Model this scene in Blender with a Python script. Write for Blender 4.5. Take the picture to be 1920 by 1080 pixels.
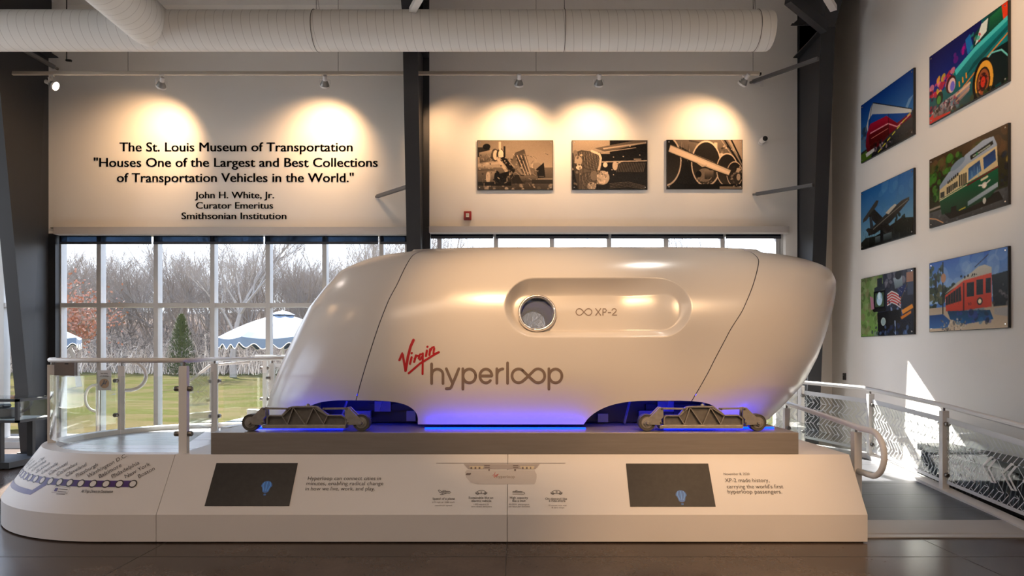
import bpy, bmesh, math, random
import numpy as np
from mathutils import Vector, Matrix

for _o in list(bpy.data.objects):
    bpy.data.objects.remove(_o, do_unlink=True)
SC = bpy.context.scene
COL = SC.collection
PI = math.pi
random.seed(7)

# ------------------------------------------------------------------ camera
F, CX, CY, EYE = 1220.0, 970.0, 665.0, 1.55      # focal length and vanishing point for a 1920x1080 frame
cam_data = bpy.data.cameras.new('camera')
cam = bpy.data.objects.new('camera', cam_data)
COL.objects.link(cam)
cam.location = (0, 0, EYE)
cam.rotation_euler = (PI / 2, 0, 0)
cam_data.sensor_width = 36
cam_data.lens = F / 1920 * 36
cam_data.shift_x = -(CX - 960) / 1920
cam_data.shift_y = (CY - 540) / 1920
cam_data.clip_end = 500
SC.camera = cam

# ------------------------------------------------------------------ world, sun, large lights, exposure
SC.view_settings.view_transform = 'Standard'
SC.view_settings.look = 'None'
SC.view_settings.exposure = 0.4
SC.view_settings.gamma = 1.0
SC.view_settings.use_curve_mapping = False
SC.cycles.max_bounces = 9
SC.cycles.transparent_max_bounces = 24
SC.cycles.caustics_reflective = False
SC.cycles.caustics_refractive = False
SC.cycles.sample_clamp_indirect = 6.0

world = bpy.data.worlds.new('winter_sky')
SC.world = world
world.use_nodes = True
wn = world.node_tree
wn.nodes.clear()
w_out = wn.nodes.new('ShaderNodeOutputWorld')
w_bg = wn.nodes.new('ShaderNodeBackground')
w_tc = wn.nodes.new('ShaderNodeTexCoord')
w_sep = wn.nodes.new('ShaderNodeSeparateXYZ')
w_ramp = wn.nodes.new('ShaderNodeValToRGB')
wn.links.new(w_tc.outputs['Generated'], w_sep.inputs[0])
wn.links.new(w_sep.outputs['Z'], w_ramp.inputs[0])
wn.links.new(w_ramp.outputs[0], w_bg.inputs['Color'])
wn.links.new(w_bg.outputs[0], w_out.inputs[0])
w_ramp.color_ramp.elements[0].position = 0.0
w_ramp.color_ramp.elements[0].color = (0.90, 0.95, 1.0, 1)
w_ramp.color_ramp.elements[1].position = 0.55
w_ramp.color_ramp.elements[1].color = (0.40, 0.58, 0.92, 1)
w_bg.inputs['Strength'].default_value = 3.3

SUN_DIR = Vector((0.47, -1.0, -0.89)).normalized()   # the way the light travels
sd = bpy.data.lights.new('sun', 'SUN')
sd.energy = 29.0
sd.angle = 0.009
sd.color = (1.0, 0.95, 0.87)
sun = bpy.data.objects.new('sun', sd)
COL.objects.link(sun)
sun.location = (-10, 30, 25)
sun.rotation_euler = SUN_DIR.to_track_quat('-Z', 'Y').to_euler()

def area(name, loc, target, sx, sy, power, color):
    d = bpy.data.lights.new(name, 'AREA')
    d.shape = 'RECTANGLE'
    d.size, d.size_y = sx, sy
    d.energy = power
    d.color = color
    o = bpy.data.objects.new(name, d)
    COL.objects.link(o)
    o.location = loc
    o.rotation_euler = (Vector(target) - Vector(loc)).to_track_quat('-Z', 'Y').to_euler()
    return o

def spot(name, loc, target, power, color, angle, blend=0.6, radius=0.05):
    d = bpy.data.lights.new(name, 'SPOT')
    d.energy = power
    d.color = color
    d.spot_size = math.radians(angle)
    d.spot_blend = blend
    d.shadow_soft_size = radius
    o = bpy.data.objects.new(name, d)
    COL.objects.link(o)
    o.location = loc
    o.rotation_euler = (Vector(target) - Vector(loc)).to_track_quat('-Z', 'Y').to_euler()
    return o

WARM = (1.0, 0.60, 0.30)
NEUTRAL = (1.0, 0.90, 0.80)
# the hall's own spotlights hung from the roof; the area lights are added fill
area('added_fill_light', (-3.5, -1.5, 7.6), (-3.5, -1.5, 0), 5.0, 2.0, 170, (1.0, 0.74, 0.54))
area('added_fill_light', (3.0, -1.5, 7.6), (3.0, -1.5, 0), 5.0, 2.0, 110, (1.0, 0.74, 0.54))
spot('hall_spotlight', (-0.39, 1.55, 6.2), (0.1, 5.95, 1.95), 1150, WARM, 27, 1.0, 0.09)
spot('hall_spotlight', (2.6, 1.4, 5.2), (1.95, 5.9, 1.45), 560, WARM, 28, 1.0, 0.45)
spot('hall_spotlight', (2.0, 6.43, 6.4), (1.3, 6.3, 2.4), 130, (1, 0.95, 0.88), 50, 0.9, 0.16)
spot('hall_spotlight', (2.2, -0.5, 4.4), (1.7, 5.4, 0.1), 760, WARM, 27, 0.9, 0.10)
for lx, ly, lz, pw, cc in ((-5.43, 6.02, 6.3, 45, WARM), (-8.3, 6.65, 6.2, 50, WARM), (-7.45, 3.73, 6.2, 28, WARM), (-5.92, 9.3, 6.1, 45, NEUTRAL)):
    spot('hall_spotlight', (lx, ly, lz), (-1.7, 6.4, 1.9), pw, cc, 26, 0.8, 0.07)
spot('hall_spotlight', (2.9, 4.4, 6.9), (5.2, 6.75, 4.9), 420, WARM, 46, 0.9, 0.10)

# ------------------------------------------------------------------ materials
MATS = {}
def lin(c):
    return tuple(((v / 12.92) if v <= 0.04045 else ((v + 0.055) / 1.055) ** 2.4) for v in c)
def rgb(r, g, b):
    return lin((r / 255, g / 255, b / 255))

def mat(name, color, rough=0.5, metal=0.0, emit=None, estr=0.0, noise=0.0, nscale=8.0, bump=0.0, spec=0.5, coat=0.0, stretch=None):
    if name in MATS:
        return MATS[name]
    m = bpy.data.materials.new(name)
    m.use_nodes = True
    nt = m.node_tree
    b = nt.nodes['Principled BSDF']
    b.inputs['Base Color'].default_value = (*color, 1)
    b.inputs['Roughness'].default_value = rough
    b.inputs['Metallic'].default_value = metal
    b.inputs['Specular IOR Level'].default_value = spec
    b.inputs['Coat Weight'].default_value = coat
    if emit:
        b.inputs['Emission Color'].default_value = (*emit, 1)
        b.inputs['Emission Strength'].default_value = estr
    if noise or bump:
        tc = nt.nodes.new('ShaderNodeTexCoord')
        mp = nt.nodes.new('ShaderNodeMapping')
        if stretch:
            mp.inputs['Scale'].default_value = stretch
        nz = nt.nodes.new('ShaderNodeTexNoise')
        nz.inputs['Scale'].default_value = nscale
        nz.inputs['Detail'].default_value = 5
        nt.links.new(tc.outputs['Object'], mp.inputs[0])
        nt.links.new(mp.outputs[0], nz.inputs['Vector'])
        if noise:
            mx = nt.nodes.new('ShaderNodeMix')
            mx.data_type = 'RGBA'
            mx.inputs['A'].default_value = (*[max(0, c * (1 - noise)) for c in color], 1)
            mx.inputs['B'].default_value = (*[min(1, c * (1 + noise)) for c in color], 1)
            nt.links.new(nz.outputs['Fac'], mx.inputs['Factor'])
            nt.links.new(mx.outputs['Result'], b.inputs['Base Color'])
        if bump:
            bp = nt.nodes.new('ShaderNodeBump')
            bp.inputs['Strength'].default_value = bump
            bp.inputs['Distance'].default_value = 0.01
            nt.links.new(nz.outputs['Fac'], bp.inputs['Height'])
            nt.links.new(bp.outputs[0], b.inputs['Normal'])
    MATS[name] = m
    return m

def glass(name, tint=(1, 1, 1), ior=1.45, rough=0.0):
    m = bpy.data.materials.new(name)
    m.use_nodes = True
    nt = m.node_tree
    nt.nodes.clear()
    out = nt.nodes.new('ShaderNodeOutputMaterial')
    tr = nt.nodes.new('ShaderNodeBsdfTransparent')
    tr.inputs[0].default_value = (*tint, 1)
    gl = nt.nodes.new('ShaderNodeBsdfGlossy')
    gl.inputs['Roughness'].default_value = rough
    lw = nt.nodes.new('ShaderNodeLayerWeight')
    lw.inputs['Blend'].default_value = 0.5
    pw = nt.nodes.new('ShaderNodeMath'); pw.operation = 'POWER'; pw.inputs[1].default_value = 5
    nt.links.new(lw.outputs['Facing'], pw.inputs[0])
    f0 = ((ior - 1) / (ior + 1)) ** 2
    fr = nt.nodes.new('ShaderNodeMath'); fr.operation = 'MULTIPLY_ADD'; fr.inputs[1].default_value = 1 - f0; fr.inputs[2].default_value = f0
    nt.links.new(pw.outputs[0], fr.inputs[0])
    mx = nt.nodes.new('ShaderNodeMixShader')
    nt.links.new(fr.outputs[0], mx.inputs[0])
    nt.links.new(tr.outputs[0], mx.inputs[1])
    nt.links.new(gl.outputs[0], mx.inputs[2])
    nt.links.new(mx.outputs[0], out.inputs[0])
    return m

M_WALL = mat('painted_wall', (0.82, 0.795, 0.76), 0.75, noise=0.02, nscale=3)
M_CEIL = mat('ceiling_paint', (0.30, 0.30, 0.29), 0.8, noise=0.03)
M_STEEL = mat('dark_steel_paint', (0.020, 0.022, 0.027), 0.5, noise=0.1, nscale=4)
M_ALU = mat('grey_aluminium', (0.50, 0.50, 0.50), 0.38, 0.3, noise=0.04)
M_TRIM = mat('pale_metal_trim', (0.50, 0.47, 0.45), 0.5, 0.1, noise=0.03)
M_POD = mat('pearl_shell', (0.63, 0.595, 0.56), 0.22, noise=0.012, nscale=2, spec=0.55)
M_SEAM = mat('seam_black', (0.015, 0.013, 0.012), 0.6)
M_PLINTH = mat('plinth_white', (0.70, 0.665, 0.64), 0.48, noise=0.02, nscale=3)
M_BLOCK = mat('brushed_steel', (0.27, 0.24, 0.215), 0.45, 0.45, noise=0.16, nscale=5, stretch=(0.6, 3, 9))
M_CAST = mat('cast_aluminium', (0.30, 0.28, 0.255), 0.45, 0.55, noise=0.25, nscale=30, bump=0.15)
M_CASTD = mat('cast_aluminium_web', (0.16, 0.15, 0.14), 0.5, 0.5, noise=0.3, nscale=30)
M_TYRE = mat('wheel_rubber', (0.075, 0.068, 0.06), 0.6, noise=0.3, nscale=20)
M_WHITE = mat('white_powder_coat', (0.74, 0.72, 0.70), 0.38, noise=0.02)
M_CHROME = mat('chrome', (0.80, 0.76, 0.72), 0.16, 1.0)
M_CLAMP = mat('clamp_steel', (0.22, 0.20, 0.18), 0.3, 0.9)
M_BLACK = mat('matt_black', (0.012, 0.012, 0.013), 0.5)
M_SCREEN = mat('screen_glass', (0.022, 0.019, 0.018), 0.38, noise=0.5, nscale=25, spec=0.35)
M_BALLOON = mat('balloon_blue', (0.02, 0.10, 0.30), 0.3, emit=(0.02, 0.10, 0.30), estr=0.12)
M_BALLOON2 = mat('balloon_light_blue', (0.05, 0.2, 0.5), 0.3, emit=(0.05, 0.2, 0.5), estr=0.15)
M_LETTER = mat('black_lettering', (0.012, 0.010, 0.009), 0.22, spec=0.6)
M_INK = mat('printed_ink', (0.045, 0.035, 0.032), 0.5)
M_INKL = mat('printed_ink_grey', (0.22, 0.18, 0.165), 0.5)
M_TAUPE = mat('taupe_vinyl', (0.20, 0.145, 0.115), 0.4)
M_RED = mat('red_vinyl', (0.42, 0.006, 0.010), 0.35)
M_PURPLE = mat('purple_ink', (0.06, 0.018, 0.15), 0.45)
M_BLUE = mat('blue_led', (0.0, 0.05, 0.5), 0.5, emit=(0.0, 0.010, 1.0), estr=16)
M_DUCT = None
G_WINDOW = glass('window_glass')
G_RAIL = glass('railing_glass', (0.95, 0.975, 0.96), 1.45)
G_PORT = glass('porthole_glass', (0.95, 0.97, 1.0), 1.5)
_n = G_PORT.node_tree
_df = _n.nodes.new('ShaderNodeBsdfDiffuse'); _df.inputs[0].default_value = (0.42, 0.50, 0.62, 1)  # pale blue diffuse mixed in as a painted reflection of the bright surroundings
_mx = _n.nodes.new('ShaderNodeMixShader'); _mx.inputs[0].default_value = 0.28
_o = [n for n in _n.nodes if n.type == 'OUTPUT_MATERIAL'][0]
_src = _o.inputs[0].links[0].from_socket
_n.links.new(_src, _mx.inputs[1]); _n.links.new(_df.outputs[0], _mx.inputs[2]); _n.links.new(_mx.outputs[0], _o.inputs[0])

# floor: polished dark concrete with saw-cut joints
def floor_mat():
    m = bpy.data.materials.new('polished_concrete')
    m.use_nodes = True
    nt = m.node_tree
    b = nt.nodes['Principled BSDF']
    tc = nt.nodes.new('ShaderNodeTexCoord')
    n1 = nt.nodes.new('ShaderNodeTexNoise')
    n1.inputs['Scale'].default_value = 1.4
    n1.inputs['Detail'].default_value = 8
    n1.inputs['Roughness'].default_value = 0.65
    n2 = nt.nodes.new('ShaderNodeTexNoise')
    n2.inputs['Scale'].default_value = 45
    n2.inputs['Detail'].default_value = 3
    nt.links.new(tc.outputs['Object'], n1.inputs['Vector'])
    nt.links.new(tc.outputs['Object'], n2.inputs['Vector'])
    ad = nt.nodes.new('ShaderNodeMath')
    ad.operation = 'MULTIPLY_ADD'
    ad.inputs[1].default_value = 0.35
    nt.links.new(n2.outputs['Fac'], ad.inputs[0])
    nt.links.new(n1.outputs['Fac'], ad.inputs[2])
    cr = nt.nodes.new('ShaderNodeValToRGB')
    cr.color_ramp.elements[0].position = 0.45
    cr.color_ramp.elements[0].color = (0.050, 0.035, 0.028, 1)
    cr.color_ramp.elements[1].position = 0.95
    cr.color_ramp.elements[1].color = (0.105, 0.072, 0.055, 1)
    nt.links.new(ad.outputs[0], cr.inputs[0])
    nt.links.new(cr.outputs[0], b.inputs['Base Color'])
    b.inputs['Specular IOR Level'].default_value = 0.16
    rr = nt.nodes.new('ShaderNodeMapRange')
    rr.inputs['To Min'].default_value = 0.20
    rr.inputs['To Max'].default_value = 0.25
    nt.links.new(n1.outputs['Fac'], rr.inputs['Value'])
    nt.links.new(rr.outputs[0], b.inputs['Roughness'])
    return m

def duct_mat():
    m = bpy.data.materials.new('duct_white_sheet')
    m.use_nodes = True
    nt = m.node_tree
    b = nt.nodes['Principled BSDF']
    b.inputs['Roughness'].default_value = 0.5
    tc = nt.nodes.new('ShaderNodeTexCoord')
    sp = nt.nodes.new('ShaderNodeSeparateXYZ')
    nt.links.new(tc.outputs['Object'], sp.inputs[0])
    at = nt.nodes.new('ShaderNodeMath'); at.operation = 'ARCTAN2'
    nt.links.new(sp.outputs['Y'], at.inputs[0]); nt.links.new(sp.outputs['Z'], at.inputs[1])
    ma = nt.nodes.new('ShaderNodeMath'); ma.operation = 'MULTIPLY_ADD'
    ma.inputs[1].default_value = 0.118 / (2 * PI)
    nt.links.new(at.outputs[0], ma.inputs[0]); nt.links.new(sp.outputs['X'], ma.inputs[2])
    dv = nt.nodes.new('ShaderNodeMath'); dv.operation = 'DIVIDE'; dv.inputs[1].default_value = 0.118
    nt.links.new(ma.outputs[0], dv.inputs[0])
    fr = nt.nodes.new('ShaderNodeMath'); fr.operation = 'FRACT'
    nt.links.new(dv.outputs[0], fr.inputs[0])
    gt = nt.nodes.new('ShaderNodeMath'); gt.operation = 'GREATER_THAN'; gt.inputs[1].default_value = 0.94
    nt.links.new(fr.outputs[0], gt.inputs[0])
    mx = nt.nodes.new('ShaderNodeMix'); mx.data_type = 'RGBA'
    mx.inputs['A'].default_value = (0.78, 0.77, 0.74, 1)
    mx.inputs['B'].default_value = (0.55, 0.53, 0.51, 1)
    nt.links.new(gt.outputs[0], mx.inputs['Factor'])
    nt.links.new(mx.outputs['Result'], b.inputs['Base Color'])
    return m
M_DUCT = duct_mat()

def plank_mat(name, axis, pitch, base, line, rough):
    m = bpy.data.materials.new(name)
    m.use_nodes = True
    nt = m.node_tree
    b = nt.nodes['Principled BSDF']
    b.inputs['Roughness'].default_value = rough
    tc = nt.nodes.new('ShaderNodeTexCoord')
    sp = nt.nodes.new('ShaderNodeSeparateXYZ')
    nt.links.new(tc.outputs['Object'], sp.inputs[0])
    dv = nt.nodes.new('ShaderNodeMath'); dv.operation = 'DIVIDE'; dv.inputs[1].default_value = pitch
    nt.links.new(sp.outputs[axis], dv.inputs[0])
    fr = nt.nodes.new('ShaderNodeMath'); fr.operation = 'FRACT'
    nt.links.new(dv.outputs[0], fr.inputs[0])
    gt = nt.nodes.new('ShaderNodeMath'); gt.operation = 'GREATER_THAN'; gt.inputs[1].default_value = 0.965
    nt.links.new(fr.outputs[0], gt.inputs[0])
    nz = nt.nodes.new('ShaderNodeTexNoise')
    mp = nt.nodes.new('ShaderNodeMapping'); mp.inputs['Scale'].default_value = (1.2, 5, 5) if axis == 'Y' else (5, 1.2, 5)
    nz.inputs['Scale'].default_value = 3.3
    nz.inputs['Detail'].default_value = 6
    nt.links.new(tc.outputs['Object'], mp.inputs[0]); nt.links.new(mp.outputs[0], nz.inputs['Vector'])
    m0 = nt.nodes.new('ShaderNodeMix'); m0.data_type = 'RGBA'
    m0.inputs['A'].default_value = (*[c * 0.72 for c in base], 1)
    m0.inputs['B'].default_value = (*[c * 1.28 for c in base], 1)
    nt.links.new(nz.outputs['Fac'], m0.inputs['Factor'])
    mx = nt.nodes.new('ShaderNodeMix'); mx.data_type = 'RGBA'
    mx.inputs['B'].default_value = (*line, 1)
    nt.links.new(m0.outputs['Result'], mx.inputs['A'])
    nt.links.new(gt.outputs[0], mx.inputs['Factor'])
    nt.links.new(mx.outputs['Result'], b.inputs['Base Color'])
    return m

def print_mat():
    m = bpy.data.materials.new('photo_print')
    m.use_nodes = True
    nt = m.node_tree
    b = nt.nodes['Principled BSDF']
    b.inputs['Roughness'].default_value = 0.22
    b.inputs['Specular IOR Level'].default_value = 0.22
    at = nt.nodes.new('ShaderNodeAttribute')
    at.attribute_name = 'print'
    nt.links.new(at.outputs['Color'], b.inputs['Base Color'])
    return m
M_PRINT = print_mat()

# ------------------------------------------------------------------ mesh helpers
class MB:
    def __init__(self):
        self.v, self.f = [], []
    def add(self, vs, fs):
        o = len(self.v)
        self.v += [tuple(p) for p in vs]
        self.f += [tuple(i + o for i in q) for q in fs]
        return self
    def box(self, a, b):
        x0, y0, z0 = a; x1, y1, z1 = b
        if x0 > x1: x0, x1 = x1, x0
        if y0 > y1: y0, y1 = y1, y0
        if z0 > z1: z0, z1 = z1, z0
        return self.add([(x0, y0, z0), (x1, y0, z0), (x1, y1, z0), (x0, y1, z0), (x0, y0, z1), (x1, y0, z1), (x1, y1, z1), (x0, y1, z1)],
                 [(0, 3, 2, 1), (4, 5, 6, 7), (0, 1, 5, 4), (1, 2, 6, 5), (2, 3, 7, 6), (3, 0, 4, 7)])
    def hexa(self, p):   # eight corners, bottom loop then top loop
        return self.add(p, [(0, 3, 2, 1), (4, 5, 6, 7), (0, 1, 5, 4), (1, 2, 6, 5), (2, 3, 7, 6), (3, 0, 4, 7)])
    def bar(self, a, b, w, h, up=(0, 0, 1)):
        a, b = Vector(a), Vector(b)
        d = (b - a).normalized()
        s = d.cross(Vector(up))
        if s.length < 1e-5:
            s = d.cross(Vector((1, 0, 0)))
        s.normalize(); u = s.cross(d)
        s *= w / 2; u *= h / 2
        return self.hexa([a - s - u, a + s - u, b + s - u, b - s - u, a - s + u, a + s + u, b + s + u, b - s + u])
    def tube(self, path, r, n=10, cap=True):
        P = [Vector(p) for p in path]
        R = r if isinstance(r, (list, tuple)) else [r] * len(P)
        rings = []
        up = None
        for i, p in enumerate(P):
            d = (P[min(i + 1, len(P) - 1)] - P[max(i - 1, 0)]).normalized()
            if up is None:
                up = Vector((0, 0, 1)) if abs(d.z) < 0.9 else Vector((1, 0, 0))
            s = d.cross(up).normalized()
            u = s.cross(d).normalized()
            up = u
            rings.append([p + (s * math.cos(2 * PI * k / n) + u * math.sin(2 * PI * k / n)) * R[i] for k in range(n)])
        vs = [q for g in rings for q in g]
        fs = []
        for i in range(len(P) - 1):
            for k in range(n):
                a, b = i * n + k, i * n + (k + 1) % n
                fs.append((a, b, b + n, a + n))
        if cap:
            fs.append(tuple(range(n - 1, -1, -1)))
            fs.append(tuple(range((len(P) - 1) * n, len(P) * n)))
        return self.add(vs, fs)
    def lathe(self, prof, o, axis, n=24, ref=None):   # prof: (distance along axis, radius)
        o, axis = Vector(o), Vector(axis).normalized()
        ref = Vector((0, 0, 1)) if abs(axis.z) < 0.9 else Vector((1, 0, 0))
        s = axis.cross(ref).normalized(); u = s.cross(axis)
        vs, fs = [], []
        for (h, r) in prof:
            for k in range(n):
                t = 2 * PI * k / n
                vs.append(o + axis * h + (s * math.cos(t) + u * math.sin(t)) * max(r, 1e-4))
        for i in range(len(prof) - 1):
            for k in range(n):
                a, b = i * n + k, i * n + (k + 1) % n
                fs.append((a, b, b + n, a + n))
        return self.add(vs, fs)
    def prism(self, pts, vec):   # planar polygon pushed along vec
        n = len(pts)
        v = Vector(vec)
        P = [Vector(p) for p in pts]
        fs = [tuple(range(n)), tuple(range(2 * n - 1, n - 1, -1))]
        fs += [(i, i + n, (i + 1) % n + n, (i + 1) % n) for i in range(n)]
        return self.add(P + [p + v for p in P], fs)

def root_loc(p):
    v = Vector((0, 0, 0))
    while p is not None:
        v += Vector(p.location)
        p = p.parent
    return v

def obj(name, mb, m, parent=None, smooth=False, bevel=0.0, sharp=None):
    me = bpy.data.meshes.new(name)
    off = root_loc(parent)
    me.from_pydata([(Vector(p) - off) for p in mb.v], [], mb.f)
    me.materials.append(m)
    if smooth:
        me.polygons.foreach_set('use_smooth', [True] * len(me.polygons))
        if sharp:
            me.set_sharp_from_angle(angle=math.radians(sharp))
    me.update()
    o = bpy.data.objects.new(name, me)
    COL.objects.link(o)
    if parent is not None:
        o.parent = parent
    if bevel:
        bv = o.modifiers.new('bevel', 'BEVEL')
        bv.width = bevel; bv.segments = 2; bv.limit_method = 'ANGLE'
    return o

def tag(o, label=None, cat=None, group=None, kind=None):
    if label: o['label'] = label
    if cat: o['category'] = cat
    if group: o['group'] = group
    if kind: o['kind'] = kind
    return o

def thing(name, label, cat, loc=(0, 0, 0), group=None):
    o = bpy.data.objects.new(name, None)
    o.empty_display_size = 0.1
    COL.objects.link(o)
    o.location = loc
    return tag(o, label, cat, group)

def struct(name, mb, m, parent=None):
    o = obj(name, mb, m, parent)
    if parent is None: o['kind'] = 'structure'
    return o

def dup(root, loc, rotz=0.0, label=None, group=None):
    r = root.copy(); COL.objects.link(r); r.location = loc; r.rotation_euler = (0, 0, rotz)
    if label: r['label'] = label
    if group: r['group'] = group
    for ch in list(root.children):
        c = ch.copy(); COL.objects.link(c); c.parent = r
        for g in list(ch.children):
            d = g.copy(); COL.objects.link(d); d.parent = c
    return r

def at(px, py, Y):          # a point of the place at depth Y seen in that direction
    return Vector(((px - CX) * Y / F, Y, EYE + (CY - py) * Y / F))

_text_cache = {}
def text_mesh(s, bold=0.0, spacing=1.0):
    key = (s, bold, spacing)
    if key in _text_cache: return _text_cache[key]
    cu = bpy.data.curves.new('t', 'FONT')
    cu.body = s; cu.size = 1.0; cu.offset = bold; cu.resolution_u = 3; cu.space_character = spacing
    o = bpy.data.objects.new('t', cu)
    COL.objects.link(o)
    bpy.context.view_layer.update()
    me = bpy.data.meshes.new_from_object(o)
    V = np.array([v.co[:2] for v in me.vertices]); Fc = [tuple(p.vertices) for p in me.polygons]
    bpy.data.objects.remove(o, do_unlink=True); bpy.data.curves.remove(cu); bpy.data.meshes.remove(me)
    V[:, 0] -= V[:, 0].min()
    _text_cache[key] = (V, Fc, V[:, 0].max())
    return _text_cache[key]

def text_on(mb, s, fn, u0, l0, width=None, height=None, bold=0.0, align='l', rot=0.0, spacing=1.0):
    """letters laid on a surface; fn(u, l) gives the point of the surface, l runs up it"""
    V, Fc, w = text_mesh(s, 0.0, spacing)
    cap = 0.72
    sx = width / w if width else height / cap
    sy = height / cap if height else sx
    copies = (0.0,) if not bold else (-bold, 0.0, bold)
    P = V * np.array([sx, sy])
    if align == 'c': P[:, 0] -= w * sx / 2
    if align == 'r': P[:, 0] -= w * sx
    c, sn = math.cos(rot), math.sin(rot)
    for k in copies:
        pts = [fn(u0 + (x + k * sx) * c - y * sn, l0 + (x + k * sx) * sn + y * c) for x, y in P]
        mb.add(pts, Fc)

def stroke(mb, pts, w, fn, closed=False, n=8):
    """a pen stroke of width w (in surface units) with round ends"""
    P = [np.array(p, float) for p in pts]
    k = len(P)
    L, R = [], []
    for i in range(k):
        a = P[i - 1] if (i > 0 or closed) else P[i]
        b = P[(i + 1) % k] if (i < k - 1 or closed) else P[i]
        d = b - a
        d /= (np.linalg.norm(d) + 1e-9)
        nrm = np.array([-d[1], d[0]])
        ww = w[i] if isinstance(w, (list, tuple)) else w
        L.append(P[i] + nrm * ww / 2); R.append(P[i] - nrm * ww / 2)
    vs = [fn(*q) for q in L] + [fn(*q) for q in R]
    fs = [(i + k, (i + 1) % k + k, (i + 1) % k, i) for i in range(k if closed else k - 1)]
    mb.add(vs, fs)
    if not closed:
        for e in (0, -1):
            ww = w[e] if isinstance(w, (list, tuple)) else w
            c = P[e]
            mb.add([fn(c[0] + ww / 2 * math.cos(2 * PI * j / n), c[1] + ww / 2 * math.sin(2 * PI * j / n)) for j in range(n)], [tuple(range(n))])

# ------------------------------------------------------------------ the setting
YW, XW = 10.75, 5.2        # inner face of the window wall, inner face of the right wall
YO = 11.05                 # outer face of the window wall
def zpx(py, Y): return EYE + (CY - py) * Y / F
def xpx(px, Y): return (px - CX) * Y / F

fl = MB(); fl.box((-16, -6, -0.25), (XW + 0.3, YO, 0))
struct('floor', fl, floor_mat())
joint = MB()
for y in (4.99, 9.0):
    joint.box((-16, y - 0.004, -0.003), (XW, y + 0.004, 0.0008))
for x in (-6.2, -2.9, -0.085, 3.4):
    joint.box((x - 0.003, -6, -0.003), (x + 0.003, YO - .4, 0.0007))
struct('trim_1', joint, mat('joint_dark', (0.02, 0.016, 0.014), 0.5))

ZH = 3.56                  # window head
XL0, XL1 = -7.66, -1.82    # left window opening
XR0, XR1 = -1.50, 4.43     # right window opening
wb = MB()
wb.box((-16, YW, ZH + .09), (XW + 0.3, YO, 9.2))
wb.box((-7.86, YW, 0), (XL0, YO, ZH + .09))
wb.box((XL1, YW + 0.06, 0), (XR0, YO, ZH + .09))
wb.box((XR1, YW, 0), (XW + 0.3, YO, ZH + .09))
wb.box((-16, YW + 0.05, -0.2), (XW, YO, 0.10))
struct('wall_back', wb, M_WALL)
wr = MB(); wr.box((XW, -6, 0), (XW + 0.3, YW, 9.5))
struct('wall_right', wr, M_WALL)
wl = MB(); wl.box((-16.3, -6, 6.6), (-16, YO, 9.5)); wl.box((-16.3, -6, 0), (-16, YO, .25)); wl.box((-16.3, -6, .25), (-16, 1.5, 6.6)); wl.box((-16.3, 9.5, .25), (-16, YO, 6.6))  # unseen wall; its opening is shaped to let sky light reach the right wall
struct('wall_left', wl, M_WALL)
wf = MB()
wf.box((-16, -6.3, 0), (XW + 0.3, -6, 10.4))
struct('wall_front', wf, M_WALL)
ce = MB()
def zc(y): return 7.52 + (YW - y) * 0.15
ce.hexa([(-16, -6.3, zc(-6.3)), (XW + .3, -6.3, zc(-6.3)), (XW + .3, YO, zc(YO)), (-16, YO, zc(YO)),
         (-16, -6.3, zc(-6.3) + .2), (XW + .3, -6.3, zc(-6.3) + .2), (XW + .3, YO, zc(YO) + .2), (-16, YO, zc(YO) + .2)])
struct('ceiling', ce, M_CEIL)
# eave strip along the top of the window wall
ev = MB(); ev.box((-7.6, YW - 0.16, 7.33), (-1.75, YW, 7.47))
struct('trim_2', ev, mat('eave_strip', (0.62, 0.61, 0.58), 0.6))

# blind pockets over the windows
t = MB(); t.box((-7.575, YW - 0.13, 3.52), (-1.66, YW + 0.02, 3.635)); struct('trim_3', t, M_TRIM)
t = MB(); t.box((-1.44, YW - 0.13, 3.545), (4.44, YW + 0.02, 3.645)); struct('trim_4', t, M_TRIM)
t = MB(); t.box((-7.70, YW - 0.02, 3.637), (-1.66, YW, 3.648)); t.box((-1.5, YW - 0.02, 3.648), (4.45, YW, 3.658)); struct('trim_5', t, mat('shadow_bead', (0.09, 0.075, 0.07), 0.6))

def window(n, x0, x1, mullions, transoms, z0=0.10, z1=3.6):
    w = thing('window_%d' % n, None, None, ((x0 + x1) / 2, YW + 0.16, z0))
    w['kind'] = 'structure'
    fr = MB()
    ya, yb = YW + 0.10, YW + 0.24
    xs = [x0] + mullions + [x1]
    for i, x in enumerate(xs):
        h = 0.036
        a, b = max(x - h, x0), min(x + h, x1)
        if i in (0, len(xs) - 1): a, b = (x0, x0 + 0.055) if i == 0 else (x1 - 0.055, x1)
        fr.box((a, ya, z0), (b, yb, z1))
    for z in transoms:
        for i in range(len(xs) - 1):
            fr.box((xs[i] + 0.03, ya + 0.005, z - 0.034), (xs[i + 1] - 0.03, yb - 0.005, z + 0.034))
    obj('window_frame', fr, M_ALU, w)
    zs = [z0] + transoms[1:-1] + [z1]
    for i in range(len(xs) - 1):
        for k in range(len(zs) - 1):
            p = MB(); p.box((xs[i] + .005, YW + 0.165, zs[k]), (xs[i + 1] - .005, YW + 0.172, zs[k + 1]))
            obj('pane', p, G_WINDOW, w)
YG = YW + 0.1
mul = [xpx(x, YG) for x in (185, 292, 398, 502, 608, 715)]
window(1, XL0, XL1, mul, [0.13, zpx(572, YG), 3.57])
mul = [xpx(x, YG) for x in (824, 930, 1035, 1142, 1249, 1355, 1459)]
window(2, XR0, XR1, mul, [0.13, zpx(572, YG), 3.57])
window(3, -14.5, -7.86, [-13.5, -12.5, -11.5, -10.5, -9.5, -8.6], [0.13, zpx(572, YG), 3.57])

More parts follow.
